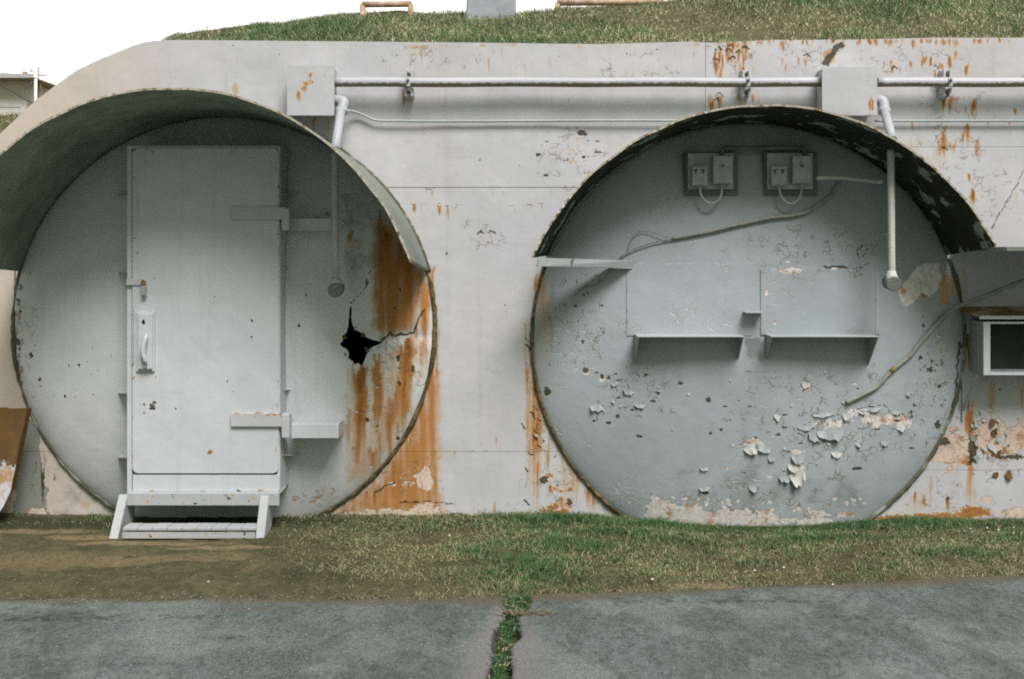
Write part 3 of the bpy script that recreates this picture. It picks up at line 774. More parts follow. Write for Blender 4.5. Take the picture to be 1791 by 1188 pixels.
# strip left of the right cap
for u, v0, v1, w, s in ((936, 470, 700, 4, .8), (919, 560, 720, 4, .5), (922, 640, 905, 7, .62), (934, 640, 905, 5, 1.0), (944, 700, 905, 6, .7), (940, 690, 905, 3, 1.1), (958, 760, 905, 8, .5), (990, 800, 905, 14, .45), (1030, 850, 905, 9, .65), (1008, 830, 905, 5, .5), (1075, 880, 910, 9, .7), (985, 880, 905, 12, .6)):
    ww.drip(u, v0, v1, w, s)
for u, v0, v1, w, s in ((936, 600, 905, 10, .65), (928, 700, 905, 10, .5), (1000, 800, 905, 22, .45), (1040, 840, 905, 14, .5)): ww.drip(u, v0, v1, w, s)
for _ in range(18): 
    u = R_.uniform(915, 950); v = R_.uniform(560, 890); ww.line([(u - 4, v), (u + 2, v + R_.uniform(2, 12))], 1.8, .85)
for _ in range(18): ww.blob(R_.uniform(935, 1000), R_.uniform(830, 900), R_.uniform(4, 9), R_.uniform(3, 8), .75, R_.choice([0, 1, 2]), .6, .15)
ww.blob(975, 890, 26, 10, .9, 0).blob(960, 902, 30, 6, .6, 2)
# right of the right cap
for u, v0, v1, w, s in ((1694, 590, 680, 7, 1.1), (1697, 690, 905, 8, .9), (1700, 820, 905, 12, .6), (1733, 660, 760, 8, .6), (1790, 660, 740, 8, .6), (1628, 830, 905, 5, .6), (1614, 870, 905, 5, .9), (1656, 875, 905, 6, 1.1), (1690, 470, 560, 8, .5), (1770, 545, 550, 30, .4), (1600, 860, 895, 4, .6)):
    ww.drip(u, v0, v1, w, s)
ww.blob(1665, 785, 40, 38, .9, 1, .6, .06).blob(1670, 790, 32, 28, .75, 0, .8, .09).blob(1648, 772, 14, 10, .9, 2, 1.0, .12).blob(1735, 760, 30, 40, .85, 1, .7, .06).blob(1745, 790, 24, 16, .75, 0, .8, .1)
ww.blob(1780, 765, 22, 28, .8, 1, .8, .07).blob(1775, 800, 22, 4, .8, 2, 1.0, .12).blob(1700, 790, 8, 28, .7, 2, 1.0, .12)
ww.blob(1570, 908, 45, 8, 1.0, 0, .6, .08).blob(1640, 905, 50, 8, .95, 0, .7, .08).blob(1700, 897, 34, 12, .95, 0, .8, .08).blob(1600, 912, 60, 5, .7, 2).blob(1725, 875, 12, 8, .9, 1).blob(1775, 898, 25, 10, .85, 1)
ww.blob(1658, 873, 6, 3, .8, 2, 1.0, .3).blob(1600, 880, 22, 18, .3, 0).line([(1640, 832), (1700, 826), (1791, 820)], 1.5, .4)
ww.line([(1791, 300), (1765, 345), (1733, 402)], 2.2, .6)
# left end
for _ in range(22): ww.drip(R_.uniform(110, 480), R_.uniform(85, 110), R_.uniform(112, 130), R_.uniform(1.5, 2.5), R_.uniform(.2, .4))
ww.blob(411, 156, 7, 12, .45, 0).drip(75, 810, 905, 4, .9, 2).drip(62, 800, 905, 10, .45, 2).drip(95, 820, 900, 3, .5, 2).blob(65, 895, 22, 7, .8, 1).blob(95, 900, 10, 5, .8, 1).drip(40, 720, 905, 22, .35, 3).blob(150, 884, 10, 10, .4, 0)
ww.drip(27, 480, 700, 4, .7, 2).drip(548, 205, 240, 5, .8).drip(575, 205, 250, 4, .6).drip(560, 205, 225, 8, .4)

for _ in range(150): ww.blob(R_.uniform(60, 1791), R_.uniform(80, 900), R_.uniform(.9, 2.2), R_.uniform(.9, 2.6), R_.uniform(.5, .9), R_.choice([2, 2, 1, 0]), .8, .4)
for _ in range(26):
    u, v = R_.uniform(300, 1700), R_.uniform(90, 860); ww.line([(u, v), (u + R_.uniform(-9, 9), v + R_.uniform(3, 16))], 1.1, R_.uniform(.3, .6))
for u, v, a, b in ((1285, 100, 55, 40), (1420, 100, 80, 28), (1600, 105, 120, 28), (1660, 250, 80, 110), (1000, 275, 75, 55), (955, 760, 45, 170), (1000, 870, 60, 45), (1700, 790, 110, 90), (1650, 890, 120, 30), (700, 840, 80, 70), (880, 900, 60, 16), (760, 100, 120, 22), (1120, 120, 110, 30), (845, 410, 40, 40), (1740, 330, 60, 60)):
    ww.blob(u, v, a, b, .30, 2, .6, .03)
ww.poly([(38, 715), (70, 760), (85, 905), (20, 905), (30, 800)], .85, 3, 8).blob(120, 880, 60, 30, .45, 3, .6, .03)
for _ in range(30): ww.drip(R_.uniform(40, 150), R_.uniform(760, 840), R_.uniform(870, 905), R_.uniform(3, 10), R_.uniform(.2, .5), 3)
for u in range(560, 930, 14): ww.drip(u, 780 + R_.uniform(-60, 60), 905, R_.uniform(4, 12), R_.uniform(.08, .22), 0)
bunker = empty("bunker", (0, 0, 0), "long pale grey steel bunker wall with peeling rust streaked plates around two round ends", "bunker")
holes = [circle(CAP_L, CAP_L[2] - 0.01, 420), circle(CAP_R, CAP_R[2] - 0.01, 420)]
G_ = 1.0
for (u0, u1, v0, v1, rs_) in ((-90, 1234 - .35, 0, 328 - .55, .0078), (1234 + .35, 1860, 0, 257 - .3, .0078), (-90, 391.8, 328 + .55, 790 - .3, .0078), (392.2, 1308, 328 + .55, 790 - .3, .0078), (1308.4, 1860, 257 + .3, 822 - .3, .0078),
                              (-90, 392, 790 + .3, 955, .0078), (392.5, 1308, 790 + .3, 955, .0078), (1308.5, 1860, 822 + .3, 955, .0078),
                              (-560, -91, 0, 955, .03), (1861, 2450, 0, 955, .03)):
    poly = clip_rect(wall_px, u0, u1, v0, v1)
    out = densify(px(poly), 0.012)
    # clip the holes away from the outline: drop outline parts inside holes by letting the triangle filter work
    sheet("wall_plate", out, holes, rs_, lambda x, z: np.zeros_like(x), 0.26, M_wall, bunker, mask=ww, undul=0.022)

def cap_depth(c, H=0.23):
    def f(x, z):
        r2 = ((x - c[0]) ** 2 + (z - c[1]) ** 2) / c[2] ** 2
        return 0.012 + H * np.clip(1 - r2, 0, 1) ** 0.72
    return f
dL, dR = cap_depth(CAP_L), cap_depth(CAP_R, 0.16)
def on_cap(u, v, fn, extra=0.0):
    d = 0.2
    for _ in range(6):
        p = W(u, v, d); d = float(fn(np.array([p.x]), np.array([p.z]))[0]) + extra
    return W(u, v, d)

# ---- left cap
wl = Wear()
wl.poly([(655, 400), (668, 380), (700, 420), (735, 470), (748, 485), (750, 520), (738, 545), (728, 575), (705, 585), (682, 582), (668, 597), (655, 590)], .8, 0, 6)
for u, v0, v1, w, s in ((664, 370, 600, 7, .95), (674, 440, 610, 6, .8), (690, 470, 585, 8, .7), (706, 460, 585, 9, .75), (722, 470, 585, 9, .75), (738, 480, 560, 8, .7), (690, 380, 470, 12, .6),
                        (632, 645, 835, 9, .95), (622, 650, 830, 12, .5), (655, 625, 800, 7, .85), (660, 640, 760, 9, .5), (708, 600, 760, 11, .95), (720, 610, 740, 8, .8), (695, 660, 790, 14, .7), (680, 700, 830, 14, .65), (735, 600, 700, 8, .6), (745, 500, 660, 8, .85),
                        (604, 660, 830, 8, .3), (665, 740, 850, 10, .6), (645, 780, 860, 12, .5), (610, 800, 880, 14, .35), (570, 850, 905, 20, .35), (675, 600, 700, 4, .5), (728, 560, 640, 4, .9)):
    wl.drip(u, v0, v1, w, s)
wl.poly([(612, 640), (650, 622), (735, 560), (752, 560), (750, 640), (735, 700), (705, 760), (660, 825), (640, 845), (606, 850), (600, 760), (606, 690)], .40, 0, 10)
for u, v0, v1, w, s in ((628, 640, 850, 14, 1.0), (634, 650, 850, 9, 1.0), (660, 625, 830, 10, .9), (712, 598, 770, 16, 1.05), (700, 640, 800, 15, .95), (684, 700, 835, 14, .85), (742, 500, 690, 9, .9), (655, 780, 850, 14, .7), (613, 720, 850, 12, .5), (672, 400, 620, 12, .8)):
    wl.drip(u, v0, v1, w, s)
wl.line([(668, 597), (682, 582), (684, 588), (705, 585), (722, 582), (731, 562), (741, 540)], 1.7, 1.0).line([(612, 530), (625, 520), (640, 500), (640, 488), (656, 465)], 1.6, .7)
wl.poly([(600, 340), (690, 330), (690, 420), (655, 465), (640, 490), (638, 505), (624, 520), (606, 500), (602, 420)], .42, 3, 12)  # hood's shade painted into the cap colour, with a trace of older coat
wl.poly([(606, 425), (612, 398), (618, 402), (617, 418), (636, 420), (626, 437), (617, 438), (604, 432)], 1.0, 1, 3).poly([(622, 446), (636, 455), (634, 472), (626, 468)], 1.0, 1, 3)
wl.blob(555, 381, 10, 4, .8, 1).blob(575, 374, 6, 6, .8, 1)
for u, v, r in ((32, 598, 5), (34, 610, 3), (36, 545, 3), (55, 622, 5), (69, 665, 4), (71, 676, 3), (114, 695, 3), (163, 690, 2), (138, 640, 3), (697, 627, 6), (722, 645, 5), (535, 517, 2.5), (523, 570, 3), (700, 507, 3), (642, 495, 4), (690, 540, 2), (530, 660, 2), (660, 745, 3)):
    wl.blob(u, v, r * .6, r * 1.1, 1.0, 2, .9, .35)
for _ in range(16): wl.blob(R_.uniform(60, 225), R_.uniform(600, 820), R_.uniform(1.0, 2), R_.uniform(1.5, 3.5), R_.uniform(.4, .7), 2, .5, .3)
for _ in range(18): wl.blob(R_.uniform(600, 730), R_.uniform(640, 860), R_.uniform(2, 5), R_.uniform(2, 5), .72, R_.choice([1, 1, 2]), .6, .2)
wl.line([(25, 540), (27, 620), (36, 690)], 3, .9)
for v in range(480, 700, 24): wl.blob(30 + R_.uniform(-2, 8) + max(0, v - 600) * .12, v, 5, 9, .5, R_.choice([0, 2]), .7, .2)
for _ in range(12): wl.blob(R_.uniform(500, 560), R_.uniform(860, 885), R_.uniform(3, 7), R_.uniform(2, 4), .75, 1, .6, .2)

hole_px = [(609, 567), (610.5, 552), (613, 533), (615.5, 541), (614, 556), (616, 568), (621, 577), (628, 581), (634, 586), (642, 592), (655, 596), (669, 599), (657, 605), (645, 611), (640, 621), (637, 631), (632, 640), (626, 636), (621, 638),
           (614, 631), (608, 627), (609, 619), (605, 611), (598, 608), (594, 602), (599, 596), (598, 588), (605, 583), (607, 577)]
hole = [tuple(on_cap(u, v, dL).xz) for u, v in hole_px]
hole = densify(hole, 0.006, 0.0012)
def dL_dent(x, z):
    hx, hz = on_cap(628, 605, dL).xz
    q = np.exp(-(((x - hx) / .13) ** 2 + ((z - hz) / .13) ** 2))
    q2 = np.exp(-(((x - hx - .28) / .22) ** 2 + ((z - hz - .05) / .035) ** 2))
    return dL(x, z) - 0.03 * q - 0.012 * q2
for u, v, a, b in ((45, 620, 28, 130), (690, 640, 60, 120), (560, 880, 60, 30)):
    wl.blob(u, v, a, b, .28, 2, .6, .03)
capL = empty("round_end_cap", (CAP_L[0], 0, 0), "domed round steel end with a torn black hole and orange rust, behind the door", "end cap")
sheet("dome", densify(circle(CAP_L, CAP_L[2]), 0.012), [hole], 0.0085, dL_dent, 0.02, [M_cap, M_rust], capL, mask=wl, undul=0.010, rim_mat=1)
for u, v, a_, L in ((600, 590, 2.6, .022), (606, 618, 3.6, .018), (626, 640, 4.6, .02), (642, 612, 5.6, .022), (634, 586, 1.0, .02), (620, 576, 1.4, .016)):
    c = on_cap(u, v, dL, -.012); q = Vector((math.cos(a_), 0, math.sin(a_))); t_ = Vector((-q.z, 0, q.x))
    prism('torn_tongue', [c + q * .012 - t_ * .016, c + q * .012 + t_ * .014, c - q * L + t_ * .003 + Vector((0, .022, 0)), c - q * L * .8 - t_ * .008 + Vector((0, .026, 0))], Vector((0, .003, 0)), M_rust, capL)

# ---- right cap
wr = Wear()
wr.poly([(1570, 508), (1584, 492), (1600, 468), (1618, 459), (1642, 461), (1645, 482), (1640, 505), (1626, 519), (1612, 513), (1598, 530), (1585, 539), (1572, 528)], 1.0, 1, 5)
wr.blob(1590, 500, 14, 5, .9, 0).blob(1618, 516, 7, 4, .9, 0).blob(1655, 510, 12, 40, .5, 0, .7, .08)
wr.blob(1384, 474, 20, 6, 1.1, 1, .4, .12).blob(1377, 458, 6, 3, .9, 1).line([(1440, 469), (1460, 467), (1485, 470)], 2, .9).blob(1458, 470, 9, 3, .8, 1)
wr.blob(1340, 512, 4, 9, 1, 1, .6, .3).blob(1355, 565, 3, 7, .8, 1)
for u, v, a, b in ((1165, 890, 36, 18), (1205, 900, 44, 15), (1240, 907, 70, 13), (1310, 905, 30, 14), (1330, 911, 90, 6), (1345, 905, 14, 14), (1428, 912, 30, 8), (1432, 902, 18, 12), (1300, 905, 18, 16), (1270, 895, 12, 9), (1140, 885, 10, 6), (1480, 900, 14, 5)):
    wr.blob(u, v, a, b, .95, 1, .8, .09)
for _ in range(46): wr.blob(R_.uniform(1100, 1520), R_.uniform(868, 905), R_.uniform(2, 6), R_.uniform(2, 5), .9, 1, .7, .25)
# lifted paint: shadows under flakes painted as dark spots, some bare undercoat
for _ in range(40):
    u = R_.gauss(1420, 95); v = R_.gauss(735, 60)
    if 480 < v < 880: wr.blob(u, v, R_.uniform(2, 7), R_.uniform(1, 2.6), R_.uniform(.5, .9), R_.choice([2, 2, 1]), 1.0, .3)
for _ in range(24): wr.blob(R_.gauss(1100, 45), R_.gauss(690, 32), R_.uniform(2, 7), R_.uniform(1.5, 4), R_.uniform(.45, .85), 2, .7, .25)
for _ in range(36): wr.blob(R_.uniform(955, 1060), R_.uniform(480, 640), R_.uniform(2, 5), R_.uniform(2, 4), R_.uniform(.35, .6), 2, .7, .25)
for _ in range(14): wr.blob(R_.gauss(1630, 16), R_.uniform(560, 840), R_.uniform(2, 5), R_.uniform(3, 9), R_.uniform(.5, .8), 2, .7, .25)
for u, v, a, b, c in ((1024, 648, 5, 5, 2), (1026, 650, 8, 7, 1), (1054, 662, 8, 6, 1), (1053, 659, 4, 5, 2), (957, 685, 7, 8, 2), (1045, 714, 13, 6, 2), (1065, 740, 5, 3, 2), (1232, 821, 9, 3, 2), (1232, 860, 11, 5, 1), (1233, 862, 8, 3, 2), (1270, 820, 5, 3, 1), (1238, 700, 5, 5, 2), (1120, 713, 9, 3, 2), (1347, 834, 6, 3, 1), (1410, 678, 11, 10, 1), (1500, 820, 10, 3, 2)):
    wr.blob(u, v, a, b, .95, c, .5, .15)
wr.line([(1400, 745), (1430, 735), (1460, 725), (1480, 728), (1500, 716), (1545, 710), (1570, 718), (1590, 735), (1592, 745)], 1.5, .6).line([(1393, 760), (1410, 765), (1440, 772), (1470, 772), (1478, 760)], 1.5, .6)
wr.line([(1600, 850), (1640, 800), (1670, 700), (1678, 600)], 3, .7).blob(1594, 728, 5, 9, .6, 2, 1.0, .2).blob(1590, 740, 6, 10, .8, 1)
for u, v0, v1, w, s in ((950, 490, 700, 9, .42), (958, 520, 620, 6, .5), (965, 640, 760, 6, .35), (1590, 640, 740, 12, .22), (1640, 560, 700, 10, .3), (1620, 700, 800, 8, .2), (1480, 640, 660, 5, .3)):
    wr.drip(u, v0, v1, w, s)
wr.drip(953, 490, 720, 13, .5).drip(960, 520, 660, 10, .4).drip(966, 480, 740, 12, .5, 3).line([(1513, 428), (1516, 438), (1508, 450), (1500, 455), (1500, 440), (1510, 430)], 1.4, .7).line([(1505, 470), (1518, 462)], 1.6, .7)
for u, v, a, b in ((1455, 742, 34, 9), (1392, 818, 22, 8), (1320, 775, 26, 8), (1540, 735, 44, 12), (1505, 722, 30, 7), (1580, 738, 12, 14), (1440, 728, 26, 5), (1396, 790, 14, 6)):
    wr.blob(u, v, a, b, .72, 1, .9, .08)
wr.blob(1320, 860, 300, 50, .42, 3, .5, .02).blob(1140, 590, 120, 14, .2, 3).blob(1320, 610, 18, 28, .6, 3)  # shading low on the dome painted in dark green, together with grime
for u, v, a, b in ((1640, 700, 45, 160), (1120, 690, 90, 50), (1450, 740, 190, 110), (1400, 440, 150, 60), (1010, 560, 60, 110), (1300, 880, 230, 40)):
    wr.blob(u, v, a, b, .28, 2, .6, .03)
capR = empty("round_end_cap", (CAP_R[0], 0, 0), "domed round steel end with lifting paint flakes and two shelf brackets", "end cap")
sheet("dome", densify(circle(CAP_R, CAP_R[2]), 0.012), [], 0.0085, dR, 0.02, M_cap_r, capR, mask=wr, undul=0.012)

# tank bodies behind the caps (keep the torn hole dark)
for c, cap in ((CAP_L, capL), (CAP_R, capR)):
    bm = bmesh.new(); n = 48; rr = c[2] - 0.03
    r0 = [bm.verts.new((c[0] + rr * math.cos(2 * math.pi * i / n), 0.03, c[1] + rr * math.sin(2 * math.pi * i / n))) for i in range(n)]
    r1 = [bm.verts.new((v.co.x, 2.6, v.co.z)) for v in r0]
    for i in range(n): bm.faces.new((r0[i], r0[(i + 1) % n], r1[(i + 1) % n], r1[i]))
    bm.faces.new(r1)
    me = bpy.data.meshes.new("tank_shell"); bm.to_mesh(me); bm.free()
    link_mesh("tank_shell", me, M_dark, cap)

# weld beads round the caps
def weld(c, cap, mat, a0, a1, r, parent):
    pts = []; rs = []
    n = int((a1 - a0) / 0.012)
    for i in range(n + 1):
        a = a0 + (a1 - a0) * i / n
        q = noise2(np.array([a * 7.0]), np.array([c[0]]), 71)[0]; q2 = noise2(np.array([a * 34.0]), np.array([c[0]]), 72)[0]
        rad = c[2] + 0.004 + 0.006 * (q2 - .5)
        pts.append((c[0] + rad * math.cos(a), -0.008 - 0.006 * q, c[1] + rad * math.sin(a))); rs.append(r * (0.45 + 0.8 * q + 0.35 * q2))
    return tube("weld_rim", pts, rs, mat, parent, seg=8, wobble=0.05)
R = math.radians
weld(CAP_L, capL, M_rim, R(-78), R(16), 0.014, capL)
weld(CAP_L, capL, M_rim_pale, R(164), R(250), 0.010, capL)
weld(CAP_R, capR, M_rim, R(158), R(236), 0.012, capR)
weld(CAP_R, capR, M_rim_pale, R(-58), R(22), 0.013, capR)

# cover plates and shelf brackets on the right cap
def plate_on(u0, u1, v0, v1, name, parent, extra=0.006, mask=None, fn=dR, mat=M_cap_r):
    a = on_cap(u0, v0, fn); b = on_cap(u1, v0, fn); c = on_cap(u1, v1, fn); d = on_cap(u0, v1, fn)
    out = densify([a.xz, b.xz, c.xz, d.xz], 0.02)
    return sheet(name, out, [], 0.0125, lambda x, z: fn(x, z) + extra, extra + 0.006, mat, parent, mask=mask)
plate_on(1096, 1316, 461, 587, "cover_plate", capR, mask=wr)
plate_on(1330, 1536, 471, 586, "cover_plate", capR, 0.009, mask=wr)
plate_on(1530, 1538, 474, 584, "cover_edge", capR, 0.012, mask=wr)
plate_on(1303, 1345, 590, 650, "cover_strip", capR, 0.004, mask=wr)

def shelf(u0, u1, v, proj, gus, label, th=0.007):
    a = on_cap(u0, v, dR); b = on_cap(u1, v, dR)
    base = min(-a.y, -b.y) - 0.03; front = max(-a.y, -b.y) + proj
    fa = W(u0, v, front); fb = W(u1, v, front)
    mid = (fa + fb) / 2
    sh = empty("bracket_shelf", (mid.x, -front, fa.z), label, "shelf bracket")
    box("top_plate", fa.x, fb.x, -front, -base, fa.z - th, fa.z, M_fit_grey, sh, 0.002)
    if gus:
        for x in (fa.x + 0.004, fb.x - 0.004):
            p = [(x, -front, fa.z - th), (x, -base, fa.z - th), (x, -base, fa.z - gus), (x, -base - 0.04, fa.z - gus)]
            prism("gusset", p, (0.006 if x < mid.x else -0.006, 0, 0), M_fit_grey, sh)
    return sh
shelf(1115, 1302, 588, 0.15, 0.17, "left one of two long thin bracket shelves with triangular gussets on the peeling round end")
shelf(1348, 1538, 588, 0.15, 0.18, "right one of two long thin bracket shelves, below the cracked cover plate")
shelf(1304, 1337, 546, 0.09, 0, "tiny steel ledge above the gap between the two long bracket shelves")

# bar from the hood's left end to the cap
p0 = W(940, 451, 0.60); p1 = on_cap(1112, 456, dR)
bar = empty("angle_bar", p0, "straight grey angle bar under the left end of the right hood", "angle bar")
n_ = Vector((p1.y - p0.y, -(p1.x - p0.x), 0)).normalized()
hh = 0.048
prism("web", [p0, p1, p1 - Vector((0.02, 0, hh * .9)), p0 - Vector((0, 0, hh))], n_ * 0.006, M_fit_grey, bar)
bk = Vector((0, 0.09, 0))
prism("flange", [p0 - Vector((0, -0.007, hh)), p1 - Vector((0.0, -0.007, hh)), p1 + bk - Vector((0.0, 0, hh)), p0 + bk * 3 - Vector((0, 0, hh))], (0, 0, 0.006), M_fit_grey, bar)
tube("bolt", [W(1002, 455, .47), W(1002, 455, .455)], 0.007, M_bolt, bar, seg=8)

# ------------------------------------------------------------------ hoods
def hood(name, front, back, yf, mats, label, seg=150, rows=16, flare=None, jag=0.006, sink=0.02):
    """front/back = (cx, cz, r, a0, a1): arcs at y=-yf and y=0, thin curved shell between them"""
    th = 0.011
    def pt(t, s, dr, side):
        a = (1 - s) * (back[3] + (back[4] - back[3]) * t) + s * (front[3] + (front[4] - front[3]) * t)
        cx = back[0] + (front[0] - back[0]) * s; cz = back[1] + (front[1] - back[1]) * s
        r = back[2] + (front[2] - back[2]) * s + dr
        wav = 0.008 * (noise2(np.array([t * 22]), np.array([s * 3 + side]), 81)[0] - .5) * s
        r += wav
        jj = (jag * (noise2(np.array([t * 170]), np.array([0.0]), 82)[0] - .5) * 2 + jag * 1.5 * (noise2(np.array([t * 35]), np.array([2.0]), 83)[0] - .5)) * (s > 0.99)
        return Vector((cx + r * math.cos(a), sink - (yf + sink + jj) * s, cz + r * math.sin(a)))
    bm = bmesh.new()
    inn = [[bm.verts.new(pt(i / seg, j / rows, 0, 0)) for i in range(seg + 1)] for j in range(rows + 1)]
    out = [[bm.verts.new(pt(i / seg, j / rows, th, 0)) for i in range(seg + 1)] for j in range(rows + 1)]
    for j in range(rows):
        for i in range(seg):
            f = bm.faces.new((inn[j][i], inn[j][i + 1], inn[j + 1][i + 1], inn[j + 1][i])); f.material_index = 0; f.smooth = True
            f = bm.faces.new((out[j][i], out[j + 1][i], out[j + 1][i + 1], out[j][i + 1])); f.material_index = 1; f.smooth = True
    for i in range(seg):
        f = bm.faces.new((inn[rows][i], inn[rows][i + 1], out[rows][i + 1], out[rows][i])); f.material_index = 2
    for i in (0, seg):
        for j in range(rows):
            f = bm.faces.new((inn[j][i], inn[j + 1][i], out[j + 1][i], out[j][i])); f.material_index = 2
    bmesh.ops.recalc_face_normals(bm, faces=bm.faces[:])
    me = bpy.data.meshes.new(name); bm.to_mesh(me); bm.free()
    for e in me.edges:
        pass
    o = link_mesh(name, me, mats)
    me.shade_smooth() if False else None
    return props(o, label, "hood")

M_edge = simple("hood_edge", (0.50, 0.46, 0.38), 0.85, 0.3, 25, col2=(0.22, 0.15, 0.08), thr=(0.52, 0.6))
aL = math.asin((1.479 - CAP_L[1]) / 1.273); aLf = math.asin((1.542 - 1.145) / 1.276)
hood("curved_hood", (-1.733, 1.145, 1.276, aLf, math.pi - aLf), (CAP_L[0], CAP_L[1], 1.270, aL, math.pi - aL), 1.12, [M_hood_in, M_hood_out, M_edge],
     "deep curved steel hood over the doorway with dark smooth underside")
aR0 = math.asin((1.576 - CAP_R[1]) / 1.30); aR1 = math.pi - math.asin((1.575 - CAP_R[1]) / 1.30)
f0 = math.asin((1.625 - .996) / 1.404); f1 = math.pi - math.asin((1.565 - .996) / 1.404)
hood("curved_hood", (1.402, .996, 1.404, f0, f1), (CAP_R[0], CAP_R[1], 1.302, aR0, aR1), 0.61, [M_hood_in_r, M_hood_out, M_edge],
     "shallow curved steel hood with peeling blackened underside above the switch boxes", jag=0.008)

# seam beads where the left hood meets the wall on its right side
tube("weld_bead", [(CAP_L[0] + 1.285 * math.cos(a), -0.006, CAP_L[1] + 1.285 * math.sin(a)) for a in np.linspace(aL, R(62), 60)], 0.009, M_rim_pale, bunker, seg=8, wobble=0.35)

# ------------------------------------------------------------------ door
DF = 0.40
wd = Wear()
for u, v, a in ((267, 713, 5), (264, 708, 3), (270, 705, 3), (246, 707, 2), (252, 708, 2), (440, 562, 2), (440, 591, 2), (368, 791, 4), (306, 716, 2), (293, 504, 2), (326, 740, 1.5)):
    wd.blob(u, v, a, a, 1.0, 2 if a != 4 else 0, .6, .3)
for _ in range(30): wd.blob(R_.uniform(228, 490), R_.uniform(856, 885), R_.uniform(3, 8), R_.uniform(1.5, 3), R_.uniform(.5, .8), R_.choice([0, 2]), .7, .2)
for _ in range(26): wd.blob(R_.choice([R_.uniform(231, 236), R_.uniform(482, 488)]), R_.uniform(270, 826), R_.uniform(1, 2.5), R_.uniform(2, 6), R_.uniform(.5, .85), R_.choice([0, 2, 1]), .8, .3)
for _ in range(22): wd.blob(R_.uniform(240, 480), R_.uniform(300, 822), R_.uniform(.8, 1.8), R_.uniform(.8, 2.4), .8, R_.choice([0, 2]), .8, .4)
for _ in range(14): wd.drip(R_.uniform(236, 484), R_.uniform(560, 700), R_.uniform(740, 826), R_.uniform(2, 6), R_.uniform(.06, .16))
wd.line([(236, 563), (236, 640)], 1.4, .4)
for _ in range(20): wd.blob(R_.uniform(405, 505), R_.uniform(722, 729), R_.uniform(2, 5), 2, .8, R_.choice([0, 1]), .6, .2)
for _ in range(20): wd.blob(R_.uniform(230, 485), R_.uniform(257, 268), R_.uniform(2, 9), 3, .4, 0, .6, .2)

door = empty("steel_door", W(357, 862, DF), "tall pale grey steel door in a boxed frame with padlocked hasp and two strap hinges", "door")
def fbox(name, u0, u1, v0, v1, d0, d1, mat, parent, bevel=0.004):
    """box whose FRONT face (at distance d1) spans the measured rectangle"""
    a = W(u0, v0, d1); b = W(u1, v1, d1)
    return box(name, a.x, b.x, -d1, -d0, b.z, a.z, mat, parent, bevel)
def worn_box(name, u0, u1, v0, v1, d0, d1, mat, parent, mask, res=0.012, radius=0.0, corner=None):
    a = W(u0, v0, d1); b = W(u1, v1, d1)
    r = radius
    def arc(cx, cz, a0):
        return [(cx + r * math.cos(a0 + k * math.pi / 12), cz + r * math.sin(a0 + k * math.pi / 12)) for k in range(7)]
    if r: out = arc(b.x - r, b.z + r, -math.pi / 2) + arc(b.x - r, a.z - r, 0) + arc(a.x + r, a.z - r, math.pi / 2) + arc(a.x + r, b.z + r, math.pi)
    else: out = [(a.x, b.z), (b.x, b.z), (b.x, a.z), (a.x, a.z)]
    return sheet(name, densify(out, 0.02), [], res, lambda x, z: np.full_like(x, d1), d1 - d0, mat, parent, mask=mask, undul=0.004)
# frame: outer box (three bars + sill), 2-3 cm behind the leaf face
fbox("frame_bar", 222, 230.5, 255, 862, 0.10, DF - 0.012, M_door, door, 0.003)
fbox("frame_bar", 484.5, 490, 255, 862, 0.10, DF - 0.012, M_door, door, 0.003)
fbox("frame_bar", 231, 484, 255, 261, 0.05, DF - 0.012, M_door, door, 0.003)
worn_box("sill_plate", 232, 489, 831, 860, 0.12, DF - 0.002, M_door, door, wd)
fbox("frame_back", 228, 486, 258, 860, 0.16, DF - 0.05, M_door, door, 0.003)
worn_box("door_leaf", 231.5, 487.5, 259.5, 828, DF - 0.045, DF, M_door, door, wd, radius=0.035)
# hinges
for v0, v1, dv0, dv1, back_u, wear in ((363, 384, 364, 403, 580, 0), (724, 746, 724, 767, 592, 1)):
    h = worn_box("hinge", 404, 500, v0, v1, DF - 0.002, DF + 0.018, M_fit, door, wd, radius=0.006)
    fbox("hinge_knuckle", 492, 506, dv0, dv1, DF - 0.05, DF + 0.022, M_fit, h, 0.008)
    lf = fbox("hinge_arm", 506.5, back_u, dv0 + 18, dv1, DF - 0.30, DF - 0.05 - 0.06 * (1 - wear), M_door, h, 0.004)
# gussets between frame and dome, both sides
for v, du in ((340, 34), (470, 15), (683, 18), (797, 38)):
    a = W(490, v, DF - 0.05); b = on_cap(490 + du, v, dL)
    prism("frame_rib", [a, W(490, v, 0.1), b], (0, 0, 0.006), M_door, door)
for v in (343, 477, 689, 802):
    a = W(222, v, DF - 0.05)
    prism("frame_rib", [a, W(222, v, 0.1), on_cap(206, v, dL)], (0, 0, 0.006), M_door, door)
# lock plate with keyhole and lever
lp = fbox("lock_plate", 238, 270, 546, 650, DF, DF + 0.014, M_door, door, 0.004)
fbox("lock_body", 241, 266, 549, 646, DF + 0.0145, DF + 0.03, M_door, lp, 0.006)
tube("lock_hole", [W(252, 563, DF + 0.0300), W(252, 563, DF + 0.0312)], 0.0125, M_dark, lp, seg=20, smooth=False)
lev = smooth_path([W(254, 586, DF + .03), W(255, 590, DF + .055), W(251, 604, DF + .062), W(250, 618, DF + .062), W(254, 632, DF + .055), W(255, 639, DF + .03)], 6)
tube("lever", lev, [0.008 + 0.006 * math.sin(math.pi * i / (len(lev) - 1)) for i in range(len(lev))], M_door, lp, seg=10)
tube("lever_stop", [W(254, 640, DF + .03), W(254, 640, DF + .042)], 0.011, M_fit_grey, lp, seg=10)
fbox("edge_angle", 230.6, 233.2, 540, 636, DF + .0005, DF + .012, M_fit_grey, door, 0.001)
hs = fbox("hasp", 221, 247, 488, 499, DF + 0.001, DF + 0.010, M_fit, door, 0.002)
